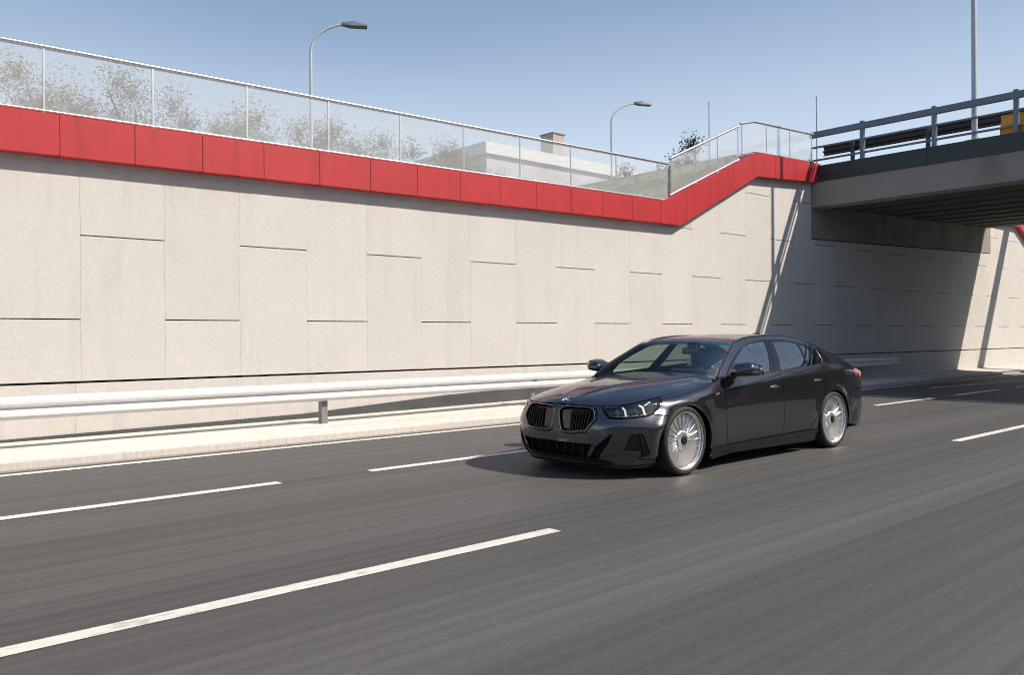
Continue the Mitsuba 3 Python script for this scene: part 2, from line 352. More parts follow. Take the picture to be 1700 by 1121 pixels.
for y in np.arange(10.9, BY0, -2.0): put('post', bx(BX0 + .54, BX0 + .60, y - .05, y + .05, 6.09, 6.70), 'm_guarddark', bg)
# amber water-filled barriers on the deck
for k, y in enumerate((6.62,)):
    prof = Polygon([(-.24, 0), (.24, 0), (.24, .18), (.11, .33), (.09, .50), (-.09, .50), (-.11, .33), (-.24, .18)])
    m = extrude(prof, 1.02); v = m.vertices.copy(); m.vertices = np.stack([BX0 + .40 + v[:, 0] * .55, v[:, 2] + y - .51, v[:, 1] + 6.10], 1); m.faces = m.faces[:, ::-1]
    bk = thing('traffic_barrier', 'amber plastic traffic barrier behind the bridge railing at the right edge', 'barrier', None)
    put('body', m, 'm_amber', bk)
    put('foot', bx(BX0 + .28, BX0 + .52, y - .3, y + .3, 6.10, 6.115), 'm_guarddark', bk)
# utility pipe carried beside the bridge
pipe = thing('utility_pipe', 'pale utility pipe hung along the far side of the bridge', 'pipe')
put('pipe', tube([(36.25, -15, 6.05), (36.25, 12.6, 6.05)], .27, 20), 'm_galv', pipe, smooth=50)
for y in (-10, -5, 0, 5): put('bracket', bx(BX1 + .02, 36.25, y - .05, y + .05, 5.70, 5.775), 'm_galv_dark', pipe)

def lamp(label, x, y, z0, z1, r0, r1, arm=None, group=None, name='street_lamp'):
    k = thing(name, label, 'street lamp' if arm is not None else 'mast', group)
    put('pole', tube([(x, y, z0), (x, y, z1)], [r0, r1], 14), 'm_pole', k, smooth=50)
    if arm is not None:
        a = np.array(arm, float); t = np.linspace(0, 1, 9)
        pts = [(x + a[0] * (1 - math.cos(u * 1.35)) / (1 - math.cos(1.35)), y + a[1] * (1 - math.cos(u * 1.35)) / (1 - math.cos(1.35)), z1 - .02 + a[2] * math.sin(u * 1.35) / math.sin(1.35)) for u in t]
        put('arm', tube(pts, np.linspace(r1, r1 * .75, 9), 12), 'm_pole', k, smooth=50)
        e = np.array(pts[-1]); d = np.array([a[0], a[1], 0]); d /= np.linalg.norm(d); n_ = np.array([-d[1], d[0], 0])
        pr = [e + d * q * 1 + n_ * w + np.array([0, 0, h]) for q, w, h in ((-.08, .06, -.05), (-.08, -.06, -.05), (-.08, .06, .05), (-.08, -.06, .05), (.75, .17, -.06), (.75, -.17, -.06), (.72, .12, .04), (.72, -.12, .04), (.2, .16, -.07), (.2, -.16, -.07), (.3, .13, .09), (.3, -.13, .09))]
        put('lamp_head', hull(pr), 'm_lamphead', k)
        put('base_plate', bx(x - .2, x + .2, y - .2, y + .2, z0, z0 + .03), 'm_pole', k)
    else:
        put('base_plate', bx(x - .2, x + .2, y - .2, y + .2, z0, z0 + .03), 'm_pole', k)
        put('top_cap', tube([(x, y, z1), (x, y, z1 + .08)], r1 * 1.25, 12), 'm_pole', k)
    return k
lamp('tall curved street lamp at the left, its head high above the glass railing', 13.3, 25, 4.2, 10.9, .065, .045, (.95, -.55, 1.0))
lamp('smaller curved street lamp just left of the sloping glass railing', 28.15, 25, 4.2, 11.0, .065, .045, (1.1, -.5, 1.0))
lamp('thin grey mast seen above the sloping glass railing', 24.2, 17, 5.0, 9.4, .03, .022, name='mast')
lamp('thin grey mast standing left of the bridge railing', 27.1, 14.6, 6.0, 9.6, .03, .022, name='mast')
k = thing('street_lamp', 'tall pole on the near edge of the bridge, its top outside the frame', 'street lamp')
put('pole', tube([(BX0 + .36, 7.72, 6.10), (BX0 + .36, 7.72, 14.2)], [.07, .045], 16), 'm_pole', k, smooth=50)
put('base_plate', bx(BX0 + .2, BX0 + .52, 7.55, 7.89, 6.10, 6.125), 'm_pole', k)
put('arm', tube([(BX0 + .36, 7.72, 14.2), (BX0 + .5, 7.72, 14.7), (BX0 + 1.2, 7.72, 14.95)], .05), 'm_pole', k, smooth=50)
put('lamp_head', bx(BX0 + 1.1, BX0 + 1.8, 7.58, 7.86, 14.9, 15.0), 'm_lamphead', k)

# ---------------------------------------------------------------- land behind the wall, opposite side
def land(x): return 3.95 + 2.1 * (np.clip((x - 15.3) / 3.2, 0, 1) - np.clip((x - 36.2) / 3.5, 0, 1))
put('embankment', grid(lambda a, b: np.stack([a, np.where(b == 0, wy(a) + .35, b + 12), land(a) + .02 * (b > 3) * np.sin(a * .7 + b)], -1), np.unique(np.r_[np.linspace(-90, 180, 109), np.arange(14, 42, .5)]), np.array([0, 4, 15, 40, 90, 200, 420.])), 'm_ground', kind='structure', label='grassy ground behind the retaining wall')
V_, F__ = [], []
_g = np.random.default_rng(5)
for i in range(16000):
    x = _g.uniform(-60, 150); q0 = len(V_); hh = 7.5 + 2.5 * math.sin(x * .21) + 1.5 * math.sin(x * .6 + 1)
    p = np.array([x, -21 - _g.exponential(2.0), 3.9 + hh * _g.uniform(0, 1) ** .8]); a = _g.normal(size=3); a /= np.linalg.norm(a); b_ = np.cross(a, _g.normal(size=3)); b_ /= np.linalg.norm(b_); s = _g.uniform(.25, .7)
    V_ += [p - a * s, p + b_ * s * .6, p + a * s, p - b_ * s * .6]; F__ += [(q0, q0 + 1, q0 + 2), (q0, q0 + 2, q0 + 3)]
put('added_wood', trimesh.Trimesh(np.array(V_), np.array(F__), process=False), 'm_leaf_4', label='unseen bushy wood added behind the camera to block low sky light', cat='wood', kind='stuff')  # unseen, added to block low sky light and darken reflections on the car
ow = thing('opposite_wall', 'concrete retaining wall on the other side of the road', 'wall')
put('panel_face', bx(-70, 160, -15.6, -15.3, -.1, 4.0), 'm_panel_2', ow)
put('coping_band', bx(-70, 160, -15.32, -15.1, 3.95, 4.5), 'm_red', ow)
put('opposite_verge', bx(-120, 320, -15.4, -13.2, -.1, .12), 'm_ground', kind='structure', label='dark grass verge on the far side')  # unseen verge given the dark ground colour to cut bounced light
put('opposite_land', bx(-90, 300, -400, -15.61, -.05, 3.9), 'm_ground', kind='structure', label='ground above the opposite wall')

# trees
def tree(label, x, y, z, h, w, mat, dense, name='bare_tree', group=None, seed=0, n=420, leaf=.35):
    g = np.random.default_rng(seed); k = thing(name, label, 'tree', group)
    tr = [tube([(x, y, z), (x + g.normal(0, .1), y, z + h * .45), (x + g.normal(0, .2), y + g.normal(0, .2), z + h * .8)], [h * .022, h * .014, h * .004], 7)]
    tips = []
    for i in range(9):
        an = g.uniform(0, 6.28); b0 = z + h * g.uniform(.22, .6); ln = w * g.uniform(.5, .95)
        tip = np.array([x + ln * math.cos(an), y + ln * math.sin(an), b0 + h * g.uniform(.15, .35)]); tips.append(tip)
        tr.append(tube([(x, y, b0), tip], [h * .009, h * .003], 5))
    put('trunk', cat_(*tr), 'm_bark', k)
    nc = 26; cl = []
    for i in range(nc):
        u = g.normal(size=3); u /= np.linalg.norm(u); rr = g.uniform(.35, .95)
        cl.append((np.array([x, y, z + h * .62]) + u * np.array([w, w, h * .36]) * rr, g.uniform(.22, .42) * w))
    V, F_ = [], []
    un = lambda v: v / np.linalg.norm(v, axis=1, keepdims=True)
    pick = g.integers(nc, size=n); C_ = np.array([c for c, r in cl])[pick]; R_ = np.array([r for c, r in cl])[pick][:, None]
    p = C_ + un(g.normal(size=(n, 3))) * R_ * g.uniform(.1, 1.15, (n, 1))
    a = un(g.normal(size=(n, 3))); b = un(np.cross(a, g.normal(size=(n, 3)))); s = leaf * g.uniform(.5, 1.3, (n, 1))
    V = np.stack([p - a * s, p + b * s * .55, p + a * s, p - b * s * .55], 1).reshape(-1, 3)
    q = np.arange(n)[:, None] * 4; F_ = np.vstack([q + [0, 1, 2], q + [0, 2, 3]])
    put('crown', trimesh.Trimesh(V, F_, process=False), mat, k)
# ---- car body surfaces
def sst(a,b,x):
    t=np.clip((np.asarray(x,float)-a)/(b-a),0,1); return t*t*(3-2*t)
W0=.945
def _plan():
    x1,xf,x2,xr=.45,-.86,2.85,4.33
    t=np.sin(np.linspace(np.pi/2,0,500)); v=(1-t**2.25).clip(0)**(1/3.5)
    A=np.stack([x1-(x1-xf)*t,W0*v],1)
    B=np.stack([np.linspace(x1,x2,200)[1:],np.full(199,W0)],1)
    t=np.sin(np.linspace(0,np.pi/2,500))[1:]; v=(1-t**2.5).clip(0)**(1/4.6)
    C=np.stack([x2+(xr-x2)*t,W0*v],1)
    P=np.vstack([A,B,C]); 
    s=np.r_[0,np.cumsum(np.hypot(*np.diff(P,axis=0).T))]
    a=np.linspace(0,s[-1],1500); P=np.stack([np.interp(a,s,P[:,k]) for k in (0,1)],1)
    from scipy.ndimage import gaussian_filter1d
    Q=np.vstack([P[::-1][:-1]*[1,-1],P,P[::-1][1:]*[1,-1]]); Q=gaussian_filter1d(Q,6,axis=0); P=Q[1499:2999]
    T=np.gradient(P,axis=0); T/=np.linalg.norm(T,axis=1,keepdims=True)
    N=np.stack([-T[:,1],T[:,0]],1)
    return a,P,N
PA,PP,PN=_plan()
_L=np.interp(.45,PP[:,0],PA); PA=np.where(PA<_L,PA*(_L-.030)/_L,PA-.030); AMAX=PA[-1]
ZT=PC([-.9,-.75,-.6,-.45,-.25,.13,.38,.6,.75,1.2,1.65,2.43,2.8,3.2,3.6,3.9,4.1,4.4],[.70,.705,.72,.745,.777,.828,.862,.90,.916,.945,.97,1.01,1.028,1.03,1.0,.965,.948,.94])
DI=PC([0,.006,.030,.060,.085,.093,.105,.17,.3,.45,1],[.066,.0625,.0500,.0358,.0242,.0198,.018,.012,.002,0,0])
LF=PC([.0,.13,.2,.25,.35,.45,.6,.72,1.2],[-.02,-.015,.0,.006,.003,0,-.012,-.03,-.1])   # nose lean: forward of plan
LR=PC([.0,.15,.25,.4,.6,.75,.9,1.1],[-.14,-.10,-.04,0,.01,-.01,-.09,-.13])
LO=PC([.0,.14,.2,.25,.35,.5,1.5],[.075,.055,.035,.022,.006,0,0])
R0=.12
def D(b): b=np.asarray(b,float); return np.where(b<R0,b*b/(2*R0),b-R0/2)
def Dinv(d): d=np.asarray(d,float); return np.where(d<R0/2,np.sqrt(np.maximum(2*R0*d,0)),d+R0/2)
def S(a,b,off=0.):
    """body belt: a = plan arc length from the nose (negative: other side), b = distance down from the top edge"""
    a=np.asarray(a,float); b=np.asarray(b,float); sg=np.where(a<0,-1,1); aa=np.abs(a)
    i=lambda k,A: np.interp(aa,PA,A[:,k])
    x,y,nx,ny=i(0,PP),i(1,PP),i(0,PN),i(1,PN)
    d=D(b); z=ZT(x)-d
    r=np.interp(x,[-.86,-.7,-.4,-.1,3.2,3.9,4.3],[.035,.04,.08,.12,.12,.10,.03])
    rr=r*(1-np.sqrt(np.clip(1-((r-np.minimum(d,r))/r)**2,0,1)))
    wd=sst(.35,.75,x)*(1-sst(2.9,3.3,x))
    ins=rr*(1-wd)+DI(np.minimum(d,1))*wd
    ins=ins+LO(np.clip(z,0,1.4))
    for cx,cz in ((0,.30),(2.985,.31)):   # arch flares
        rad=np.hypot(x-cx,z-cz); ins=ins-.014*np.exp(-((rad-.42)/.05)**2)*(z>.2)
    ins=ins-.055*np.exp(-((x+.33)/.20)**2)*(1-sst(.48,.70,z))*sst(.05,.20,z)
    ins=ins-off-np.where(nx<0,.040*2*np.sqrt(np.maximum(-nx*ny,0))*(1-sst(.50,.70,z))*sst(.1,.25,z)*sst(-.02,.40,-x),0)
    x=x-nx*ins+ np.where(nx<0,LF(np.clip(z,0,1.2))*(-1)*np.maximum(-nx,0)**1.5,LR(np.clip(z,0,1.1))*np.maximum(nx,0)**1.5)
    y=y-ny*ins
    return np.stack([x,sg*y*-1,z],-1)   # a>0 = left side = y negative
def a_of_x(x): return np.interp(x,PP[:,0],PA)
# greenhouse
def F(x,z):
    x=np.asarray(x,float); h=np.maximum(np.asarray(z,float)-ZT(x),-.02)
    return .879-.52*h-.35*h*h-.05*sst(2.4,3.4,x)
RX=np.array([.60,.68,.818,1.05,1.331,1.5,1.8,2.2,2.5,2.9,3.25,3.57,3.66]); RZ=np.array([.895,.945,1.044,1.172,1.309,1.343,1.37,1.377,1.352,1.25,1.135,1.03,1.0])
# ---------------------------------------------------------------- the sedan (car frame: x back from the front axle, y across, z up)
def flake(p, n, uv): return mi.Color3f(0.060, 0.060, 0.067)
scene['m_paint'] = {'type': 'blendbsdf', 'weight': {'type': 'rgb', 'value': [0.66] * 3},
                    'a': prin((0.195, 0.205, 0.245), 0.25, metallic=1.0), 'b': two({'type': 'principled', 'base_color': {'type': 'rgb', 'value': [0.006, 0.006, 0.007]}, 'roughness': 0.03, 'eta': 1.95})}
scene['m_gloss_black'] = prin((0.006, 0.006, 0.007), 0.06, spec=0.6)
scene['m_satin_black'] = prin((0.010, 0.010, 0.011), 0.38, spec=0.4)
scene['m_matt_black'] = prin((0.006, 0.006, 0.006), 0.8, spec=0.2)
scene['m_skirt'] = prin((0.008, 0.008, 0.009), 0.22, spec=0.5)
scene['m_tyre'] = prin(proc(lambda p, n, uv: mi.Color3f(0.020, 0.020, 0.021) * (0.85 + .3 * noise(p.x * 90, p.y * 90, p.z * 90))), 0.68, spec=0.4)
scene['m_alloy'] = prin((0.80, 0.81, 0.83), 0.25, metallic=0.92, spec=.7)
scene['m_alloy_lip'] = prin((0.90, 0.90, 0.91), 0.28, metallic=0.85, spec=.8)
scene['m_barrel'] = prin((0.10, 0.10, 0.105), 0.4, metallic=0.6)
scene['m_disc'] = prin((0.30, 0.30, 0.31), 0.35, metallic=0.9)
scene['m_frame'] = prin((0.48, 0.49, 0.51), 0.22, metallic=1.0)
scene['m_chrome'] = prin((0.75, 0.76, 0.78), 0.10, metallic=1.0)
def pane(t): return {'type': 'thindielectric', 'int_ior': 2.3, 'specular_transmittance': {'type': 'rgb', 'value': list(t)}}
scene['m_windscreen'] = {**pane((.74, .84, .76)), 'int_ior': 1.38}
scene['m_glass_front'] = pane((.46, .54, .50))
scene['m_glass_dark'] = {**pane((.30, .34, .30)), 'int_ior': 2.1}
scene['m_lens'] = {**pane((.92, .94, .96)), 'int_ior': 1.5}
scene['m_drl'] = {'type': 'twosided', 'bsdf': {'type': 'diffuse', 'reflectance': {'type': 'rgb', 'value': [.86, .87, .84]}}}
scene['m_interior'] = prin((0.014, 0.014, 0.016), 0.75, spec=0.25)
scene['m_seat'] = prin((0.010, 0.010, 0.011), 0.65, spec=0.3)
scene['m_taillight'] = prin((0.16, 0.004, 0.006), 0.08, spec=0.6)

CX, CY, CA = 6.7171, 5.0120, 0.0040464
CARM = np.array([[math.cos(CA), -math.sin(CA), 0, CX], [math.sin(CA), math.cos(CA), 0, CY], [0, 0, 1, 0], [0, 0, 0, 1.0]]) @ np.array([[1, 0, 0, 0], [0, 1, 0, W0], [0, 0, 1, 0], [0, 0, 0, 1.0]])
car = thing('sedan', 'dark grey metallic sedan with silver wheels driving on the road', 'car')
def cput(name, mesh, mat, parent=None, smooth=False, label=None):
    m = trimesh.Trimesh(mesh.vertices.copy(), mesh.faces.copy(), process=False); m.apply_transform(CARM)
    return put(name, m, mat, parent or car, smooth, label)
def flipy(m):
    m = trimesh.Trimesh(m.vertices * [1, -1, 1], m.faces[:, ::-1].copy(), process=False); return m
FN = {'S': S, 'F': lambda x, z, off=0.: np.stack([x, -(F(x, z) + off), z], -1)}
def normal(fn, a, b, e=2e-3):
    du = fn(a + e, b) - fn(a - e, b); dv = fn(a, b + e) - fn(a, b - e); n = np.cross(du, dv)
    return n / np.maximum(np.linalg.norm(n, axis=-1, keepdims=True), 1e-12)
def densify(ring, step):
    P = np.asarray(ring.coords)[:-1]; out = []
    for p, q in zip(P, np.roll(P, -1, 0)):
        k = max(1, int(np.ceil(np.hypot(*(q - p)) / step))); out += [p + (q - p) * i / k for i in range(k)]
    return np.array(out)
def panel(poly, fn, st=(.03, .02), depth=.02, off=0., sign=1):
    """the polygon (in the surface's parameters) laid on fn, with its edge turned in by depth; sign: which way is out"""
    f = (lambda a, b: fn(a, b, off)) if off else fn
    poly = poly if poly.is_valid else poly.buffer(0)
    V, F_, ix = [], [], {}
    def vid(p):
        k = (round(p[0], 5), round(p[1], 5))
        if k not in ix: ix[k] = len(V); V.append(k)
        return ix[k]
    ms = []
    for g in getattr(poly, 'geoms', [poly]):
        if g.area < 1e-7: continue
        x0, y0, x1, y1 = g.bounds; gp = prep(g)
        A = np.arange(np.floor(x0 / st[0]), np.ceil(x1 / st[0]) + 1) * st[0]; Bq = np.arange(np.floor(y0 / st[1]), np.ceil(y1 / st[1]) + 1) * st[1]
        for i in range(len(A) - 1):
            for j in range(len(Bq) - 1):
                c = sbox(A[i], Bq[j], A[i + 1], Bq[j + 1])
                if gp.contains(c):
                    q = [vid(p) for p in ((A[i], Bq[j]), (A[i + 1], Bq[j]), (A[i + 1], Bq[j + 1]), (A[i], Bq[j + 1]))]
                    F_ += [(q[0], q[1], q[2]), (q[0], q[2], q[3])]
                elif gp.intersects(c):
                    for h in getattr(c.intersection(g), 'geoms', [c.intersection(g)]):
                        if h.geom_type != 'Polygon' or h.area < 1e-9: continue
                        vv, ff = trimesh.creation.triangulate_polygon(h, engine='earcut')
                        vv = np.asarray(vv); ids = [vid(p) for p in vv]
                        for t in ff:
                            p, q, r = vv[t]; cr = (q[0] - p[0]) * (r[1] - p[1]) - (q[1] - p[1]) * (r[0] - p[0])
                            F_.append([ids[k] for k in (t if cr > 0 else t[::-1])])
        if depth:
            for ring in [g.exterior, *g.interiors]:
                R = densify(ring, .03); n = normal(f, R[:, 0], R[:, 1]) * sign; P0 = f(R[:, 0], R[:, 1]); k = len(R)
                P1 = P0 - n * depth; i = np.arange(k); j = (i + 1) % k
                ms.append(trimesh.Trimesh(np.vstack([P0, P1]), np.vstack([np.stack([i, j, j + k], 1), np.stack([i, j + k, i + k], 1)]), process=False))
    V = np.array(V); P = f(V[:, 0], V[:, 1]); F_ = np.array(F_)
    if sign < 0: F_ = F_[:, ::-1]
    return cat_(trimesh.Trimesh(P, F_, process=False), *ms)
# which orientation points outwards
def outward(fn, a, b, d): return 1 if normal(fn, np.array(a), np.array(b)) @ np.array(d) > 0 else -1
SG = outward(S, 3.0, .3, (0, -1, 0)); FG_ = outward(FN['F'], 2.0, 1.1, (0, -1, 0))
def AB(x, z): x = np.asarray(x, float); return a_of_x(x), Dinv(np.maximum(ZT(x) - np.asarray(z, float), 0))
def poly_xz(pts):
    P = np.array(pts, float); Q = densify(Polygon(P).exterior, .04); a, b = AB(Q[:, 0], Q[:, 1]); return Polygon(np.stack([a, b], 1))
def circ(cx, cz, r, n=72):
    t = np.arange(n) * 2 * np.pi / n; x, z = cx + r * np.cos(t), cz + r * np.sin(t)
    a, b = AB(x, np.minimum(z, ZT(x))); return Polygon(np.stack([a, b], 1)).buffer(0)
ARCH_F, ARCH_R = circ(.02, .298, .395), circ(2.985, .306, .402)
ARCHES = unary_union([ARCH_F, ARCH_R, Polygon([AB(-.375, .30), AB(.415, .30), (a_of_x(.415), 1.2), (a_of_x(-.375), 1.2)]), Polygon([AB(2.583, .31), AB(3.387, .31), (a_of_x(3.387), 1.2), (a_of_x(2.583), 1.2)])])
HL = [(0.539, 0.087), (0.603, 0.163), (0.726, 0.176), (0.991, 0.195), (1.074, 0.156), (1.139, 0.106), (1.180, 0.020), (0.946, 0.004), (0.760, 0.024)]
KID = [(.034, .135), (.042, .105), (.066, .074), (.110, .056), (.158, .047), (.30, .040), (.368, .045), (.434, .077), (.462, .124), (.466, .179), (.38, .291), (.215, .308), (.114, .312), (.070, .290), (.042, .190)]
INT = [(0.791, 0.334), (0.893, 0.339), (0.913, 0.371), (0.965, 0.555), (0.863, 0.583), (0.723, 0.504)]
LOWG = [(-.001, .422), (.462, .414), (.385, .548), (.30, .560), (.0, .566)]
VENT = [(.490, .436), (.607, .327), (.638, .320), (.600, .412), (.508, .553), (.415, .566)]
hl, kid, intake, vent, lowg = (Polygon(p).buffer(.006).buffer(-.006) for p in (HL, KID, INT, VENT, LOWG))
mir = lambda g: shapely.affinity.scale(g, -1, 1, origin=(0, 0))
both = lambda g: unary_union([g, mir(g)])
import shapely.affinity
GAP = .0042
aF, bF = np.array([2.112, 2.104, 2.104, 2.135, 2.149]), np.array([0., .108, .376, .68, .735])
# bumper
bump = Polygon([(0, .012), (.44, .012), (.53, .028), (.535, .095), (.600, .172), (.726, .181), (.975, .195), (1.022, .187), (1.215, .240), (1.30, .30), (1.30, .70), (1.10, .72), (.60, .66), (0, .645)])
bump = both(bump).difference(both(ARCHES))
surround = both(kid.buffer(.028).union(sbox(0, .06, .06, .29)))
holes = unary_union([surround, both(lowg), both(intake), both(vent)])
bk = cput('front_bumper', panel(bump.buffer(-GAP).difference(holes), S, depth=.035, sign=SG), 'm_paint', smooth=True)
# dark shell behind every opening
_q = np.linspace(0, AMAX, 200); _qx = np.interp(_q, PA, PP[:, 0]); _qb = Dinv(ZT(_qx) - np.interp(_qx, [-.9, 3.4, 4.1], [.185, .20, .30]))
low_cut = Polygon(list(zip(_q, _qb)) + [(AMAX, 1.6), (0, 1.6)])
shell = both(sbox(0, .012, AMAX, .93)).difference(both(unary_union([ARCHES.buffer(.02), low_cut])))
cput('inner_shell', panel(shell, S, (.05, .04), depth=0, off=-.05, sign=SG), 'm_matt_black')
# kidney grille
gk = cput('radiator_grille', panel(surround.buffer(-.004).difference(both(kid)), S, depth=.045, off=.004, sign=SG), 'm_gloss_black', smooth=True)
for sd in (1, -1):
    R = densify(kid.buffer(.003).exterior, .012); P = S(R[:, 0], R[:, 1], .011); P = P if sd > 0 else P * [1, -1, 1]
    gap_ = int(np.argmin(np.hypot(R[:, 0] - .06, R[:, 1] - .30))); P = np.roll(P, -gap_, 0)
    cput('frame', tube(P[3:-3], .0027, 8), 'm_frame', gk, smooth=60)
    cput('backing', panel(kid, S, depth=0, off=-.035, sign=SG) if sd > 0 else flipy(panel(kid, S, depth=0, off=-.035, sign=SG)), 'm_satin_black', gk, smooth=True)
    for i in range(7):
        a = .40 - .034 * i
        bb = [q for q in np.linspace(.06, .31, 60) if kid.buffer(-.012).contains(Point(a, q))]
        if not bb: continue
        b0, b1 = max(bb[0], .10), bb[-1]
        bl = np.linspace(b0, b1, 10); f0 = S(a + 0 * bl, bl, .004); f1 = S(a + .020 + 0 * bl, bl, -.030); f2 = S(a + .007 + 0 * bl, bl, .004)
        V = np.vstack([f0, f2, f1]); k = len(bl); q = []
        for t in range(k - 1): q += [(t, t + 1, k + t + 1), (t, k + t + 1, k + t), (k + t, k + t + 1, 2 * k + t + 1), (k + t, 2 * k + t + 1, 2 * k + t)]
        m = trimesh.Trimesh(V, np.array(q), process=False); cput('slat', m if sd > 0 else flipy(m), 'm_satin_black', gk)
    plate = Polygon([(.05, .11), (.175, .10), (.175, .285), (.07, .285)])
    m = panel(plate, S, depth=.02, off=-.012, sign=SG); cput('sensor_plate', m if sd > 0 else flipy(m), 'm_gloss_black', gk, smooth=True)
cput('centre_bar', panel(sbox(-.034, .075, .034, .30), S, depth=.03, off=.007, sign=SG), 'm_gloss_black', gk, smooth=True)
# lower grille, vents, intakes
lg = cput('lower_grille', panel(both(lowg).buffer(.01), S, depth=0, off=-.045, sign=SG), 'm_matt_black', smooth=True)
for a in (-.365, -.24, -.12, 0, .12, .24, .365):
    bl = np.linspace(.43, .555, 6); a2 = a * (1 - (bl - .43) * .55)
    V = np.vstack([S(a2 - .004, bl, -.004), S(a2 + .004, bl, -.004), S(a2, bl, -.04)]); k = 6; q = []
    for t in range(k - 1): q += [(t, t + 1, k + t + 1), (t, k + t + 1, k + t), (t, 2 * k + t, 2 * k + t + 1), (t, 2 * k + t + 1, t + 1), (k + t, k + t + 1, 2 * k + t + 1), (k + t, 2 * k + t + 1, 2 * k + t)]
    cput('fin', trimesh.Trimesh(V, np.array(q), process=False), 'm_skirt', lg)
for sd in (1, -1):
    m = panel(lowg.union(vent).convex_hull.intersection(Polygon([(.462, .41), (.492, .432), (.41, .570), (.378, .560)])), S, depth=.03, off=.006, sign=SG)
    cput('bar', m if sd > 0 else flipy(m), 'm_paint', lg, smooth=True)
    m = panel(vent.buffer(.008), S, depth=0, off=-.035, sign=SG); k = cput('bumper_vent', m if sd > 0 else flipy(m), 'm_matt_black', bk)
    m = panel(intake.buffer(.008), S, depth=0, off=-.040, sign=SG); k = cput('side_intake', m if sd > 0 else flipy(m), 'm_gloss_black', bk)
    m = panel(Polygon([(.872, .347), (.907, .378), (.958, .550), (.912, .566), (.890, .44)]).buffer(-.002), S, depth=.04, off=-.006, sign=SG); cput('intake_blade', m if sd > 0 else flipy(m), 'm_gloss_black', bk, smooth=True)
    m = panel(Polygon([(.724, .503), (.737, .482), (.887, .505), (.907, .570), (.863, .580)]).buffer(-.003), S, depth=.03, off=-.014, sign=SG); cput('intake_floor', m if sd > 0 else flipy(m), 'm_paint', bk, smooth=True)
    m = panel(Polygon([(.505, .555), (.722, .513), (.866, .592), (1.03, .630), (1.05, .66), (.86, .656), (.575, .622)]), S, depth=.02, off=.010, sign=SG); cput('corner_blade', m if sd > 0 else flipy(m), 'm_paint', bk, smooth=True)
# splitter
sp = both(Polygon([(0, .62), (.575, .618), (.86, .650), (1.09, .668), (1.09, .70), (.60, .655), (0, .642)]))
cput('splitter', panel(sp, S, depth=.06, off=.012, sign=SG), 'm_skirt', bk, smooth=True)

# headlights
for sd in (1, -1):
    e = lambda m: m if sd > 0 else flipy(m)
    h = cput('headlight', e(panel(hl.buffer(-.001), S, depth=0, off=-.045, sign=SG)), 'm_gloss_black', smooth=True)
    cput('housing', e(panel(hl.buffer(-.002).difference(hl.buffer(-.013)), S, depth=.045, off=.002, sign=SG)), 'm_gloss_black', h, smooth=True)
    cput('lens', e(panel(hl.buffer(-.006), S, depth=0, off=.0, sign=SG)), 'm_lens', h, smooth=True)
    for pts in ([(.716, .066), (.730, .062), (.758, .102), (.768, .166), (.750, .168), (.742, .112)], [(.890, .074), (.905, .068), (.945, .104), (.956, .180), (.937, .183), (.926, .114)]):
        cput('daytime_light', e(panel(Polygon(pts), S, depth=.02, off=-.014, sign=SG)), 'm_drl', h)
    cput('daytime_light', e(panel(Polygon([(.955, .085), (1.03, .055), (1.04, .063), (.965, .096)]), S, depth=.015, off=-.016, sign=SG)), 'm_drl', h)
    for a, b, r in ((.665, .125, .030), (.845, .135, .034)):
        c = S(np.array(a), np.array(b), -.018); n = normal(S, np.array(a), np.array(b)) * SG
        q = trimesh.creation.icosphere(2, r); q.apply_translation(c - n * .012); cput('projector', e(q), 'm_glossbulb', h, smooth=True)
    for i in range(4):
        cput('reflector', e(panel(sbox(.63 + .09 * i, .155 + .006 * i, .70 + .09 * i, .168 + .006 * i), S, depth=.01, off=-.02, sign=SG)), 'm_chrome', h)
scene['m_glossbulb'] = prin((0.05, 0.055, 0.07), 0.04, metallic=.3, spec=.8)

# side panels
aB = np.array([3.221, 3.241, 3.244, 3.242, 3.245]); bB = np.array([0., .135, .227, .654, .78])
aR = np.array([4.217, 4.215, 4.236, 4.207, 4.099, 3.869]); bR = np.array([0., .136, .254, .337, .474, .795])
sill_a, sill_b = np.array([1.80, 2.149, 2.908, 4.06]), np.array([.705, .732, .766, .812])
col = lambda a, b: list(zip(a, b))
fend = Polygon([(.535, .0), (2.112, 0)] + col(aF, bF)[1:] + [(1.80, .705), (1.70, .75), (1.2, .75), (1.215, .243), (1.022, .189), (.975, .197), (.53, .2)])
fend = fend.difference(ARCHES).difference(hl.buffer(GAP)).difference(bump)
fd = Polygon([(2.112, 0), (3.221, 0)] + col(aB, bB)[1:] + [(2.908, .766), (2.149, .735)] + col(aF, bF)[::-1][1:-1])
rd = Polygon([(3.221, 0), (4.217, 0)] + col(aR, bR)[1:] + [(3.869, .805), (3.245, .78)] + col(aB, bB)[::-1][1:-1]).buffer(0)
aT = a_of_x(4.05)
qp = Polygon([(4.217, 0), (5.06, 0), (5.06, .36), (4.93, .40), (4.72, .47), (4.6, .60), (4.5, .95), (3.9, .95), (3.869, .805)] + col(aR, bR)[::-1][1:-1]).buffer(0).difference(ARCHES)
rb = Polygon([(5.06, .36), (AMAX, .36), (AMAX, .84), (5.3, .84), (4.62, .80), (4.55, .78), (4.6, .60), (4.72, .47), (4.93, .40)]).difference(ARCHES)
tl = Polygon([(5.0, .112), (5.06, .10), (5.5, .11), (5.5, .185), (5.06, .20), (4.985, .192)])
qp = qp.difference(tl.buffer(GAP))
tp = Polygon([(5.06, 0), (AMAX, 0), (AMAX, .36), (5.06, .36)]).difference(tl.buffer(GAP))
sk = Polygon([(1.862, .712), (2.149, .740), (2.908, .774), (4.03, .820), (4.03, .955), (3.706, .940), (2.647, .868), (1.862, .815)]).difference(ARCHES)
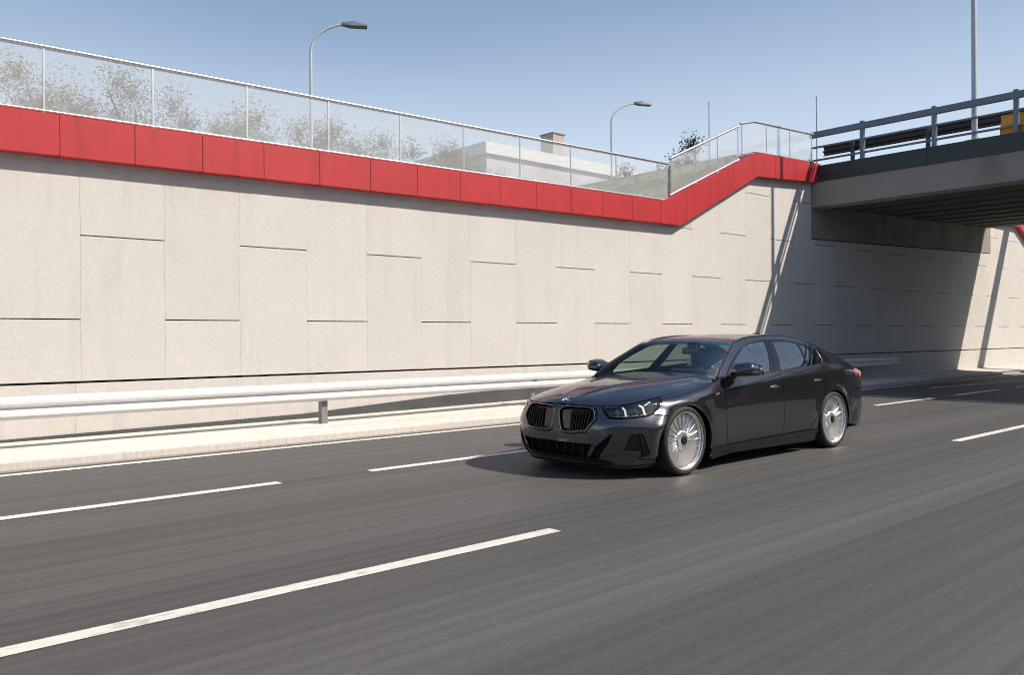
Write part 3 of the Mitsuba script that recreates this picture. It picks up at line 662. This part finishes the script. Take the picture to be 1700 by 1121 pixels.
for sd, nm in ((1, 'left'), (-1, 'right')):
    e = lambda m: m if sd > 0 else flipy(m)
    fk = cput('front_fender', e(panel(fend.buffer(-GAP), S, depth=.03, sign=SG)), 'm_paint', smooth=True)
    if sd > 0:
        flap = Polygon([(1.811, .20), (1.84, .188), (2.03, .205), (2.05, .23), (2.055, .345), (2.0, .366), (1.95, .371), (1.87, .35), (1.825, .31)])
        ring = flap.buffer(.0028).difference(flap.buffer(-.0016))
        cput('charging_flap_gap', panel(ring, S, depth=0, off=.0012, sign=SG), 'm_matt_black', fk)
        bg0 = cput('fender_badge', panel(Polygon([(1.957, .158), (1.992, .158), (1.988, .182), (1.953, .182)]), S, depth=.003, off=.004, sign=SG), 'm_chrome', fk)
        mm = Polygon([(1.957, .161), (1.966, .161), (1.972, .171), (1.980, .161), (1.989, .161), (1.986, .180), (1.979, .180), (1.981, .169), (1.972, .178), (1.967, .169), (1.964, .180), (1.956, .180)])
        cput('letter', panel(mm, S, (.01, .01), depth=0, off=.0055, sign=SG), 'm_badge_grey', bg0)
        for i, c in enumerate(('m_badge_blue', 'm_badge_violet', 'm_badge_red')):
            cput('stripe', panel(Polygon([(1.927 + .009 * i, .158), (1.936 + .009 * i, .158), (1.932 + .009 * i, .182), (1.923 + .009 * i, .182)]), S, depth=.003, off=.004, sign=SG), c, bg0)
    d1 = cput('front_door', e(panel(fd.buffer(-GAP), S, depth=.03, sign=SG)), 'm_paint', smooth=True)
    d2 = cput('rear_door', e(panel(rd.buffer(-GAP), S, depth=.03, sign=SG)), 'm_paint', smooth=True)
    cput('quarter_panel', e(panel(qp.buffer(-GAP), S, depth=.03, sign=SG)), 'm_paint', smooth=True)
    t_ = cput('tail_light', e(panel(tl, S, depth=.02, off=.004, sign=SG)), 'm_taillight', smooth=True)
    cput('side_skirt', e(panel(sk, S, depth=.05, off=.014, sign=SG)), 'm_skirt', smooth=True)
    cput('skirt_fin', e(panel(Polygon([(1.875, .795), (2.19, .815), (2.12, .838), (1.875, .826)]), S, depth=.03, off=.03, sign=SG)), 'm_skirt', smooth=True)
    # flush handles
    for dk, (a, b) in ((d1, (3.026, .205)), (d2, (3.979, .219))):
        o = Point(0, 0).buffer(1, 24); cup = shapely.affinity.translate(shapely.affinity.scale(o, .128, .040), a, b)
        cput('handle_recess', e(panel(cup, S, (.02, .01), depth=0, off=.0016, sign=SG)), 'm_matt_black', dk, smooth=True)
        up = shapely.affinity.translate(shapely.affinity.scale(o, .124, .019), a + .002, b - .014)
        cput('handle', e(panel(up, S, (.02, .008), depth=.012, off=.008, sign=SG)), 'm_paint', dk, smooth=True)
        lo = shapely.affinity.translate(shapely.affinity.scale(o, .085, .017), a + .030, b + .014)
        pc = S(np.array(a + .028), np.array(b + .016), .006); hp_ = trimesh.creation.icosphere(3, 1.0); hp_.apply_scale((.085, .011, .017)); hp_.apply_translation(pc)
        cput('handle_plate', e(hp_), 'm_chrome', dk, smooth=True)
for k, c in (('blue', (.02, .12, .5)), ('violet', (.08, .03, .25)), ('red', (.55, .01, .02)), ('grey', (.25, .25, .26)), ('white', (.8, .8, .8)), ('sky', (.03, .22, .60))): scene[f'm_badge_{k}'] = prin(c, .25)
cput('tail_panel', panel(both(tp).buffer(-GAP) if False else unary_union([tp.buffer(-GAP)]), S, depth=.02, sign=SG), 'm_paint', smooth=True)
cput('tail_panel', flipy(panel(tp.buffer(-GAP), S, depth=.02, sign=SG)), 'm_paint', smooth=True)
cput('rear_bumper', panel(rb.buffer(-GAP), S, depth=.03, sign=SG), 'm_paint', smooth=True)
cput('rear_bumper', flipy(panel(rb.buffer(-GAP), S, depth=.03, sign=SG)), 'm_paint', smooth=True)
for e in (lambda m: m, flipy):
    cput('rear_diffuser', e(panel(Polygon([(4.80, .66), (5.0, .60), (5.12, .62), (5.12, .80), (4.78, .80)]), S, depth=.02, off=.005, sign=SG)), 'm_gloss_black', smooth=True)

# hood and boot lid: height over the plan
sa = np.linspace(0, a_of_x(.85), 240); EDG = S(sa, 0 * sa); EX, EY, EZ = EDG[:, 0], -EDG[:, 1], EDG[:, 2]
def wE(x): return np.maximum(np.interp(x, EX, EY), .02)
HC = PC([-.90, -.81, -.77, -.7, -.5, -.2, .2, .6, 1.0, 1.3], [.695, .705, .728, .762, .815, .862, .902, .931, .952, .96])
def HZ(x, y, off=0.):
    x = np.asarray(x, float); ay = np.abs(y); w = wE(x); ze = ZT(np.clip(x, -.9, 1.2)); zc = HC(x); t = np.clip(ay / w, 0, 1)
    z = ze + (np.maximum(zc, ze) - ze) * (1 - t ** 2.7)
    ridge = .085 + .36 * (np.clip(x, -.8, .9) + .74) / 1.6
    z = z + .011 * (1 - sst(ridge, ridge + .05, ay)) * sst(-.72, -.45, x)
    ridge2 = .40 + .27 * (np.clip(x, -.8, .9) + .74) / 1.6
    z = z + .010 * (1 - sst(ridge2 - .10, ridge2 + .07, ay)) * sst(-.6, -.2, x)
    return np.stack([x, -np.asarray(y, float) if False else np.asarray(y, float), z + off], -1)
yy = np.linspace(-.86, .86, 60); rear_x = .885 - .10 * (yy / .8) ** 2 - .21 * (np.abs(yy) / .86) ** 7
sel = EX < .62
hp = Polygon(list(zip(EX[sel], EY[sel])) + list(zip(EX[sel][::-1], -EY[sel][::-1]))).buffer(0).intersection(Polygon(list(zip(rear_x, yy)) + [(-1.5, .86), (-1.5, -.86)])) 
hp2 = unary_union([hp, Polygon([(.55, -.80), (.55, .80)] + list(zip(rear_x[::-1], yy[::-1])))]).intersection(Polygon(list(zip(EX, EY)) + list(zip(EX[::-1], -EY[::-1]))).buffer(0))
hood = cput('hood', panel(hp2.buffer(-.004), HZ, (.025, .02), depth=.025, sign=1), 'm_paint', smooth=True)
cowl = Polygon(list(zip(EX, EY)) + list(zip(EX[::-1], -EY[::-1]))).buffer(0).union(sbox(.5, -.86, 1.05, .86)).intersection(sbox(.3, -.862, 1.05, .862))
cput('cowl', panel(cowl, HZ, (.05, .05), depth=0, off=-.022, sign=1), 'm_satin_black')
# emblem
ec = HZ(np.array(-.742), np.array(0.)); en = normal(HZ, np.array(-.735), np.array(0.)); 
ta = np.array([0, 1.0, 0]); tb_ = np.cross(en, ta)
def disc(r0, r1, a0, a1, h, n=20):
    t = np.linspace(a0, a1, n); V = []
    for r, q in ((r0, h), (r1, h), (r1, h - .004)): V.append(ec + np.outer(np.cos(t) * r, ta) + np.outer(np.sin(t) * r, tb_) + en * q)
    V = np.vstack(V); q = []
    for i in range(n - 1):
        for k in (0, 1): a, b, c, d = k * n + i, k * n + i + 1, (k + 1) * n + i + 1, (k + 1) * n + i; q += [(a, b, c), (a, c, d)]
    return trimesh.Trimesh(V, np.array(q), process=False)
em = cput('emblem', disc(.027, .042, 0, 2 * np.pi, .006, 40), 'm_gloss_black', hood)
cput('ring', disc(.041, .044, 0, 2 * np.pi, .0065, 40), 'm_chrome', hood + '__emblem')
for i in range(4): cput('quadrant', disc(.0005, .028, i * np.pi / 2 + .02, (i + 1) * np.pi / 2 - .02, .007), ('m_badge_white', 'm_badge_sky')[i % 2], hood + '__emblem')

sb = np.linspace(a_of_x(3.3), AMAX, 200); ED2 = S(sb, 0 * sb); ex2, ey2 = ED2[:, 0], -ED2[:, 1]
o2 = np.argsort(ex2); ex2, ey2 = ex2[o2], ey2[o2]
DC = PC([3.2, 3.5, 3.9, 4.12, 4.2, 4.4], [1.10, 1.062, 1.018, .998, .985, .95])
def DZ(x, y, off=0.):
    x = np.asarray(x, float); w = np.maximum(np.interp(x, ex2, ey2), .02); ze = ZT(x); t = np.clip(np.abs(y) / w, 0, 1)
    return np.stack([x, np.asarray(y, float), ze + (np.maximum(DC(x), ze) - ze) * (1 - t ** 3) + off], -1)
dk_poly = Polygon(list(zip(ex2, ey2)) + list(zip(ex2[::-1], -ey2[::-1]))).buffer(0)
front2 = Polygon([(3.66 - .20 * (q / .8) ** 2, q) for q in yy] + [(5, .86), (5, -.86)])
cput('boot_lid', panel(dk_poly.intersection(front2).buffer(-.003), DZ, (.03, .03), depth=.02, sign=1), 'm_paint', smooth=True)
cput('boot_lip', panel(dk_poly.intersection(sbox(4.02, -.62, 4.14, .62)), DZ, (.03, .03), depth=.02, off=.014, sign=1), 'm_paint', smooth=True)

# greenhouse: windscreen, roof, rear window as one lofted cap between the rails
UC = np.array([0, 1, 1.6, 2.3, 3.0]); 
CXC = PC([0, .5, 1, 1.3, 1.6, 2.0, 2.3, 2.65, 3.0], [.955, 1.235, 1.53, 1.83, 2.12, 2.6, 2.93, 3.30, 3.67]); CZC = PC([0, .5, 1, 1.3, 1.6, 2.0, 2.3, 2.65, 3.0], [.945, 1.152, 1.330, 1.378, 1.40, 1.394, 1.345, 1.215, 1.045])
CXR = PC([0, .3, .6, 1, 1.3, 1.6, 2.0, 2.3, 2.65, 3.0], [.62, .86, 1.07, 1.345, 1.70, 2.02, 2.43, 2.74, 3.12, 3.52])
RZi = PC(RX, RZ)
def CAP(u, s, off=0.):
    u = np.asarray(u, float); s = np.asarray(s, float); xr = CXR(u); zr = RZi(xr); yr = F(xr, zr); xc, zc = CXC(u), CZC(u)
    x = xc + (xr - xc) * s ** 2; z = zc + (zr - zc) * np.abs(s) ** 2.3 + .012 * np.sin(np.pi * np.clip(u, 0, 1)) * (1 - s ** 2)
    return np.stack([x, -yr * s, z + off], -1)
CS = outward(CAP, 1.6, 0., (0, 0, 1))
ws = sbox(.015, -.972, .975, .972)
cput('windscreen', panel(ws, CAP, (.04, .04), depth=0, sign=CS), 'm_windscreen', smooth=True)
cput('windscreen_band', panel(ws.difference(sbox(.06, -.93, .83, .93)), CAP, (.04, .04), depth=0, off=-.004, sign=CS), 'm_satin_black', smooth=True)
rfk = cput('roof', panel(sbox(.985, -1, 2.29, 1), CAP, (.03, .04), depth=.02, sign=CS), 'm_paint', smooth=True)
rw = sbox(2.305, -.95, 2.98, .95)
cput('rear_window', panel(rw, CAP, (.04, .04), depth=0, off=-.003, sign=CS), 'm_glass_dark', smooth=True)
cput('rear_window_frame', panel(sbox(2.295, -1, 3.0, 1).difference(rw.buffer(-.01)), CAP, (.04, .04), depth=.01, sign=CS), 'm_paint', smooth=True)
cput('antenna_fin', hull([(2.62, -.03, 1.385), (2.62, .03, 1.385), (2.86, -.03, 1.355), (2.86, .03, 1.355), (2.83, -.006, 1.42), (2.83, .006, 1.42), (2.75, 0, 1.415)]), 'm_paint', rfk)
# sides of the greenhouse
rl = np.linspace(.60, 3.62, 120); rail_pts = list(zip(rl, RZi(rl)))
DLO = [(.735, .910), (.891, 1.02), (1.08, 1.128), (1.282, 1.22), (1.513, 1.289), (1.75, 1.321), (1.969, 1.331), (2.286, 1.327), (2.59, 1.292), (2.901, 1.202), (3.027, 1.148), (3.108, 1.109), (3.11, 1.085), (3.057, 1.037), (2.824, 1.028), (2.467, 1.010), (1.82, .977), (1.2, .944), (.9, .925)]
FGl = [(.935, .942), (1.019, 1.064), (1.18, 1.151), (1.414, 1.254), (1.618, 1.295), (1.78, 1.311), (1.889, 1.315), (1.80, 1.16), (1.666, .978), (1.463, .966), (1.2, .952)]
RGl = [(2.033, 1.306), (2.257, 1.311), (2.40, 1.301), (2.526, 1.281), (2.52, 1.193), (2.468, 1.018), (2.2, 1.004), (1.876, .986), (1.958, 1.113)]
QGl = [(2.578, 1.268), (2.72, 1.230), (2.861, 1.180), (2.885, 1.11), (2.842, 1.040), (2.491, 1.022)]
dlo, fg, rg, qg = (Polygon(p).buffer(-.012).buffer(.012) for p in (DLO, FGl, RGl, QGl))
side = Polygon(rail_pts + [(3.62, .99)] + [(q, float(ZT(q)) + .001) for q in np.linspace(3.6, .62, 60)]).buffer(0)
for sd in (1, -1):
    e = lambda m: m if sd > 0 else flipy(m)
    P = FN['F']
    fr = cput('side_frame', e(panel(side.difference(dlo), P, (.04, .02), depth=.02, sign=FG_)), 'm_paint', smooth=True)
    tr_ = cput('window_trim', e(panel(dlo.buffer(.002).difference(unary_union([fg, rg, qg])), P, (.04, .02), depth=.015, off=-.004, sign=FG_)), 'm_gloss_black', smooth=True)
    cput('belt_strip', e(panel(Polygon([(.75, .915), (3.05, 1.034), (3.05, 1.043), (.75, .926)]).intersection(dlo.buffer(.02)), P, (.06, .01), depth=.01, off=.004, sign=FG_)), 'm_satin_black', tr_, smooth=True)
    cput('pillar_cover', e(panel(Polygon([(1.95, 1.316), (2.012, 1.313), (1.86, .984), (1.745, .980)]), P, (.04, .04), depth=.01, off=.0, sign=FG_)), 'm_gloss_black', tr_, smooth=True)
    cput('corner_trim', e(panel(Polygon([(2.880, 1.185), (2.955, 1.150), (2.965, 1.10), (2.935, 1.040), (2.862, 1.037), (2.905, 1.11)]), P, (.04, .04), depth=.01, off=.002, sign=FG_)), 'm_paint', tr_, smooth=True)
    R = densify(Polygon(RGl[:0] + [(2.885, 1.19), (2.912, 1.115), (2.868, 1.036), (2.872, 1.036), (2.917, 1.115), (2.89, 1.19)]).exterior, .03)
    cput('trim_edge', e(tube([P(np.array(x), np.array(z), .004) for x, z in ((2.872, 1.188), (2.896, 1.15), (2.899, 1.10), (2.856, 1.035))], .004, 6)), 'm_chrome', tr_)
    cput('front_window', e(panel(fg.buffer(.004), P, (.05, .04), depth=0, off=-.010, sign=FG_)), 'm_glass_front', d1 if False else None, smooth=True)
    cput('rear_window_side', e(panel(rg.buffer(.004), P, (.05, .04), depth=0, off=-.010, sign=FG_)), 'm_glass_dark', smooth=True)
    cput('quarter_window', e(panel(qg.buffer(.004), P, (.05, .04), depth=0, off=-.010, sign=FG_)), 'm_glass_dark', smooth=True)
    q = np.linspace(.66, 3.5, 70); pr = P(q, RZi(q), -.012)
    cput('roof_rail', e(tube(pr, .0165, 10)), 'm_paint', fr, smooth=60)
    # mirror
    mk = []
    for (x, y, z, r) in ((.80, -1.00, 1.010, .052), (.86, -1.12, 1.015, .055), (.93, -1.145, 1.01, .048), (.80, -.965, 1.00, .045), (.985, -1.00, 1.005, .050), (1.02, -1.12, 1.008, .046), (.75, -1.04, 1.005, .028), (.985, -1.06, 1.045, .028), (.88, -1.06, 1.052, .026)):
        mk.append(m3.Manifold.sphere(r, 28).translate((x, y, z)))
    hm = m3.Manifold.batch_hull(mk).refine_to_length(.02).scale((1, 1, 1.32)).translate((0, 0, -.318))
    top = hm.split_by_plane((0, 0, 1), .985)
    mr = cput('wing_mirror', e(mt(top[0])), 'm_paint', smooth=45)
    cput('lower_shell', e(mt(top[1].scale((1, 1, .75)).translate((0.0, 0, .247)))), 'm_gloss_black', mr, smooth=45)
    cput('stalk', e(hull([(.84, -.86, .925), (.98, -.87, .935), (.86, -.99, .965), (.95, -.99, .968), (.84, -.86, .955), (.98, -.87, .96)])), 'm_gloss_black', mr)
    cput('mirror_glass', e(panel(Polygon([(-1.16, .965), (-.97, .97), (-.97, 1.035), (-1.14, 1.04)]), lambda a, b, off=0.: np.stack([1.068 + 0 * a + off, a, b], -1), (.05, .05), depth=0)), 'm_chrome', mr)
# underside, liners, interior
cput('underbody', bx(-.40, 3.9, -.78, .78, .19, .26), 'm_matt_black')
for cx, cz in ((.01, .345), (2.985, .345)):
    for sd in (1, -1):
        t = np.linspace(-.25, np.pi + .25, 40)
        def ln(a, b): return np.stack([cx + .425 * np.cos(a), sd * b, cz - .045 + .425 * np.sin(a)], -1)
        cput('wheel_arch_liner', cat_(grid(ln, t, np.array([.55, .7, .905])), bx(cx - .45, cx + .45, sd * .55 - .005, sd * .55 + .005, .16, .78)), 'm_matt_black')
cput('cabin_floor', bx(.9, 3.4, -.80, .80, .30, .40), 'm_interior')
cput('door_lining', cat_(bx(.75, 3.2, -.86, -.82, .3, .93), bx(.75, 3.2, .82, .86, .3, .93)), 'm_interior')
db = cput('dashboard', hull([(.80, -.78, .90), (.80, .78, .90), (1.20, -.78, .93), (1.20, .78, .93), (1.30, -.78, .80), (1.30, .78, .80), (1.2, -.78, .5), (1.2, .78, .5), (.8, .78, .5), (.8, -.78, .5)]), 'm_interior')
cput('display', bx(1.16, 1.18, -.62, .12, .90, 1.0), 'm_gloss_black', db)
cput('parcel_shelf', bx(3.05, 3.66, -.74, .74, .93, .99), 'm_interior')
def seat(x, y, w=.52, rear=False):
    st_ = cput('seat' if not rear else 'rear_seat', mt(m3.Manifold.batch_hull([m3.Manifold.sphere(.06, 16).translate(q) for q in ((x - .5, y - w / 2 + .06, .50), (x - .5, y + w / 2 - .06, .50), (x, y - w / 2 + .06, .44), (x, y + w / 2 - .06, .44))])), 'm_seat', smooth=50)
    cput('seat_back', mt(m3.Manifold.batch_hull([m3.Manifold.sphere(.06, 16).translate(q) for q in ((x - .02, y - w / 2 + .06, .5), (x - .02, y + w / 2 - .06, .5), (x + .17, y - w / 2 + .12, 1.0), (x + .17, y + w / 2 - .12, 1.0))])), 'm_seat', st_, smooth=50)
    cput('headrest', mt(m3.Manifold.batch_hull([m3.Manifold.sphere(.05, 16).translate(q) for q in ((x + .17, y - .09, 1.07), (x + .17, y + .09, 1.07), (x + .18, y - .085, 1.18), (x + .18, y + .085, 1.18))])), 'm_seat', st_, smooth=50)
seat(1.90, -.37); seat(1.90, .37)
seat(2.80, -.42, .6, True); seat(2.80, .42, .6, True)
t = np.linspace(0, 2 * np.pi, 41); wc = np.array([1.30, -.37, .90]); wu = np.array([.42, 0, .91]); 
swk = cput('steering_wheel', tube(wc + .18 * (np.outer(np.cos(t), [0, 1, 0]) + np.outer(np.sin(t), wu)), .016, 8, cap=False), 'm_interior', smooth=60)
cput('wheel_hub', cat_(tube([wc, wc + [-.18, 0, -.08]], .045, 12), tube([wc - [0, .17, 0], wc + [0, .17, 0]], .018, 8), tube([wc, wc - .17 * wu], .016, 8)), 'm_interior', swk)
rv = cput('rear_view_mirror', mt(m3.Manifold.batch_hull([m3.Manifold.sphere(.022, 12).translate(q) for q in ((1.37, -.10, 1.185), (1.37, .10, 1.185), (1.37, -.09, 1.222), (1.37, .09, 1.222))])), 'm_gloss_black', smooth=50)
cput('mirror_foot', hull([(1.36, -.04, 1.22), (1.36, .04, 1.22), (1.42, -.07, 1.30), (1.42, .07, 1.30), (1.44, .1, 1.30), (1.44, -.1, 1.30)]), 'm_interior', rv)

# wheels
def wheel(x, sd):
    z = .345; Yo = W0
    def tr(m):
        m = trimesh.Trimesh(m.vertices.copy(), m.faces.copy(), process=False); m.apply_translation((x, -Yo, z)); return m if sd > 0 else flipy(m)
    w = cput('wheel', tr(revolve([(.278, .012), (.284, .004), (.287, .004), (.287, .02), (.272, .026), (.266, .06), (.260, .10), (.255, .22)], 72)), 'm_alloy_lip', smooth=35)
    cput('tyre', tr(revolve([(.284, .012), (.290, .003), (.300, -.003), (.318, -.004), (.331, .004), (.339, .016), (.3435, .034), (.345, .06), (.345, .19), (.3435, .215), (.335, .24), (.30, .25), (.27, .235)], 80)), 'm_tyre', w, smooth=35)
    cput('barrel', tr(revolve([(.259, .10), (.250, .125), (.05, .125)], 48)), 'm_barrel', w, smooth=40)
    cput('brake_disc', tr(revolve([(.20, .105), (.20, .095), (.085, .095), (.085, .09), (.02, .09)], 48)), 'm_disc', w, smooth=40)
    cput('hub', tr(revolve([(.100, .075), (.098, .056), (.088, .050), (.082, .040), (.060, .034), (.046, .032), (.044, .036), (.040, .036)], 48)), 'm_alloy', w, smooth=40)
    cput('hub_cap', tr(revolve([(.043, .036), (.042, .022), (.034, .018), (.001, .018)], 36)), 'm_satin_black', w, smooth=40)
    n = 20 if sd > 0 else 10
    for i in range(n):
        an = 2 * np.pi * (i + .3) / n; sw = .018
        r_ = np.array([.088, .13, .20, .261]); ht = np.array([.0140, .0206, .0318, .0416]); dp = np.array([.052, .052, .049, .044]); bk_ = np.array([.080, .08, .078, .074])
        V = []
        for rr, hh, d0, d1_ in zip(r_, ht, dp, bk_):
            for tt, dd in ((-hh, d0 + .016), (-hh * .9, d0 + .011), (hh * .82, d0 - .001), (hh, d0 + .004), (hh * .8, d1_), (-hh * .8, d1_)):
                a2 = an + (rr - .088) * .5
                V.append((math.cos(a2) * rr - math.sin(a2) * tt, dd, math.sin(a2) * rr + math.cos(a2) * tt))
        q = []
        for k in range(3):
            for j in range(6):
                a, b, c, d = k * 6 + j, k * 6 + (j + 1) % 6, (k + 1) * 6 + (j + 1) % 6, (k + 1) * 6 + j; q += [(a, b, c), (a, c, d)]
        cput('spoke', tr(trimesh.Trimesh(np.array(V), np.array(q), process=False)), 'm_alloy', w)
for x in (0.0, 2.995):
    for sd in (1, -1): wheel(x, sd)
# ---------------------------------------------------------------- trees and building behind the wall
TREES = [(3.5, 52, 12.8, 4.0, 0), (10.0, 52, 13.4, 4.4, 1), (16.5, 53, 14.4, 4.4, 2), (22.5, 51, 12.6, 4.2, 0), (29, 53, 14.2, 4.4, 1), (34.5, 52, 12.6, 4.2, 2), (40, 52, 12.8, 4.2, 0), (46, 51, 11.4, 3.9, 1), (51, 52, 10.4, 3.8, 2), (56.5, 51, 10.6, 3.8, 0), (62, 52, 10.8, 3.8, 1), (14, 62, 15.4, 4.8, 0), (26, 62, 15.2, 4.8, 2)]
SAY = ['leftmost olive tree behind the long glass railing', 'brown tree at the far left behind the glass railing, second tree from the left', 'tall dull green tree left of the tall curved street lamp', 'olive tree just behind the tall curved street lamp', 'tall brown tree right of the tall curved street lamp', 'dull green tree near the middle of the glass railing', 'olive tree left of the pale building', 'brown tree in front of the left end of the pale building', 'dull green tree in front of the pale building', 'olive tree in front of the pale building left of the smaller lamp', 'brown tree in front of the right end of the pale building', 'olive tree standing farther back at the left', 'dull green tree standing farther back, right of the tall lamp']
for i, (x, y, h, w, mt_) in enumerate(TREES):
    tree(SAY[i], x, y, 3.9, h, w, f'm_leaf_{mt_}', 1, group='budding trees behind the wall', seed=i, n=17000, leaf=.085, name='budding_tree')
DSAY = ['leftmost dark tree above the end of the long railing', 'tallest dark tree behind the sloping glass railing', 'dark tree partly hidden behind the tallest dark tree', 'rightmost dark tree behind the top of the sloping railing']
for i, (x, y, h, w) in enumerate(((47, 38, 10.6, 2.3), (51.5, 38, 12.4, 2.6), (49, 41, 11.0, 2.4), (56, 39, 11.8, 2.6))):
    tree(DSAY[i], x, y, 3.9, h, w, 'm_leaf_3', 1, name='dark_tree', group='dark trees behind the sloping railing', seed=50 + i, n=9000, leaf=.10)
tree('green tree beside the bridge end behind the short glass railing', 44, 24, 5.2, 6.4, 2.4, 'm_leaf_4', 1, name='green_tree', seed=77, n=3600, leaf=.12)
b = thing('apartment_building', 'long pale building with a white roof edge behind the glass railing', 'building')
put('wall', bx(55, 84, 66, 78, 3.9, 20.4), 'm_bldg', b)
rf = put('roof', bx(54.6, 84.4, 65.6, 78.4, 20.4, 21.6), 'm_bldgwhite', b)
ch = put('chimney', bx(65.6, 67.4, 67, 69, 21.6, 24.4), 'm_brick', rf)
put('chimney_cap', bx(65.5, 67.5, 66.9, 69.1, 24.4, 24.52), 'm_galv_dark', rf)
for i in range(9):
    for j in range(4):
        x = 56.2 + 3.15 * i; z = 7.4 + 3.2 * j
        w_ = put('window', bx(x, x + 1.7, 65.95, 65.99, z, z + 1.5), 'm_window', b)
        put('frame', cat_(bx(x - .08, x, 65.93, 66.02, z - .08, z + 1.58), bx(x + 1.7, x + 1.78, 65.93, 66.02, z - .08, z + 1.58), bx(x + .82, x + .88, 65.935, 66.0, z, z + 1.5)), 'm_bldgwhite', w_)

# ---------------------------------------------------------------- driver and the tag on the mirror
def toW(m): m = trimesh.Trimesh(m.vertices.copy(), m.faces.copy(), process=False); m.apply_transform(CARM); return m
def bones(J, B, ref=.02, it=6):
    J = {k: (np.array(v[:3], float), v[3]) for k, v in J.items()}; man = None
    for a, b in B:
        s = [m3.Manifold.sphere(J[k][1], 20).translate(tuple(J[k][0])) for k in (a, b)]; hb = m3.Manifold.batch_hull(s); man = hb if man is None else man + hb
    m = mt(man.refine_to_length(ref)); m.merge_vertices(); trimesh.smoothing.filter_taubin(m, iterations=it); return m
scene['m_skin'] = prin((0.48, 0.29, 0.21), .55); scene['m_jacket'] = prin((0.02, 0.021, 0.025), .85); scene['m_hair'] = prin((0.025, 0.018, 0.013), .7); scene['m_tag'] = prin((0.55, 0.62, 0.58), .7)
Y0 = -.37
def arm_j(s): return {f'sh{s}': (1.95, Y0 + s * .17, .93, .062), f'el{s}': (1.70, Y0 + s * .25, .79, .045), f'wr{s}': (1.42, Y0 + s * .185, .945, .029), f'pa{s}': (1.355, Y0 + s * .172, .972, .032)}
J = {'hip': (1.93, Y0, .56, .15), 'che': (1.97, Y0, .83, .155), 'nek': (1.955, Y0, 1.01, .058), 'hd0': (1.925, Y0, 1.10, .075), 'hd1': (1.93, Y0, 1.17, .085), 'chin': (1.872, Y0, 1.075, .042), 'nose': (1.845, Y0, 1.125, .014), 'nob': (1.862, Y0, 1.155, .014), 'earL': (1.93, Y0 - .086, 1.13, .018), 'earR': (1.93, Y0 + .086, 1.13, .018)}
Bn = [('hip', 'che'), ('che', 'nek'), ('nek', 'hd0'), ('hd0', 'hd1'), ('hd0', 'chin'), ('chin', 'hd1'), ('nose', 'nob'), ('nob', 'hd1'), ('nose', 'hd0'), ('earL', 'hd0'), ('earR', 'hd0')]
for s in (-1, 1):
    J.update(arm_j(s)); Bn += [('che', f'sh{s}'), (f'sh{s}', f'el{s}'), (f'el{s}', f'wr{s}'), (f'wr{s}', f'pa{s}')]
    J[f'kn{s}'] = (1.50, Y0 + s * .14, .60, .068); J[f'an{s}'] = (1.22, Y0 + s * .10, .44, .045); J[f'th{s}'] = (1.90, Y0 + s * .09, .54, .088); Bn += [('hip', f'th{s}'), (f'th{s}', f'kn{s}'), (f'kn{s}', f'an{s}')]
    for i, (o, l) in enumerate(((-.024, .9), (-.008, 1.0), (.008, .97), (.024, .8))):
        b0 = np.array([1.335, Y0 + s * .172, .985]) + np.array([.25, s * .3, 0.9]) * o * .9
        for q, (dx, dy, dz) in enumerate(((-.034, 0, .016), (-.062, -s * .012, .006), (-.062, -s * .018, -.016))):
            J[f'f{s}{i}{q}'] = (b0[0] + dx * l, b0[1] + dy * l, b0[2] + dz * l, .0085)
        Bn += [(f'pa{s}', f'f{s}{i}0'), (f'f{s}{i}0', f'f{s}{i}1'), (f'f{s}{i}1', f'f{s}{i}2')]
    J[f't{s}0'] = (1.375, Y0 + s * .145, .985, .011); J[f't{s}1'] = (1.345, Y0 + s * .125, .992, .009); Bn += [(f'wr{s}', f't{s}0'), (f't{s}0', f't{s}1')]
person = put('person', toW(bones(J, Bn, .012, 4)), 'm_skin', smooth=True, label='driver in a dark jacket holding the steering wheel of the sedan', cat='person')
JK = {k: (*v[:3], v[3] + .018) for k, v in J.items()}
for s in (-1, 1): JK[f'wr{s}'] = (1.455, Y0 + s * .192, .925, .044)
JK['nek'] = (1.96, Y0, .985, .07)
put('jacket', toW(bones(JK, [('hip', 'che'), ('che', 'nek')] + [q for s in (-1, 1) for q in (('che', f'sh{s}'), (f'sh{s}', f'el{s}'), (f'el{s}', f'wr{s}'))], .02, 3)), 'm_jacket', person, smooth=True)
put('trousers', toW(bones(JK, [q for s in (-1, 1) for q in (('hip', f'th{s}'), (f'th{s}', f'kn{s}'), (f'kn{s}', f'an{s}'))], .03, 3)), 'm_jacket', person, smooth=True)
hr = m3.Manifold.batch_hull([m3.Manifold.sphere(.088, 24).translate((1.945, Y0, 1.175)), m3.Manifold.sphere(.075, 24).translate((1.97, Y0, 1.11))])
put('hair', toW(mt(hr)), 'm_hair', person, smooth=True)
for s in (-1, 1): put('eye', toW((lambda q: (q.apply_translation((1.853, Y0 + s * .031, 1.148)), q)[1])(trimesh.creation.icosphere(1, .011))), 'm_hair', person)
put('mouth', toW(bx(1.830, 1.836, Y0 - .022, Y0 + .022, 1.083, 1.089)), 'm_badge_red', person)
tg = thing('hanging_tag', 'pale paper tag hanging from the mirror behind the windscreen', 'tag')
put('card', toW(bx(1.398, 1.401, .015, .072, 1.03, 1.125)), 'm_tag', tg)
put('cord', toW(tube([(1.40, .044, 1.125), (1.385, .044, 1.19)], .0018, 6)), 'm_tag', tg)
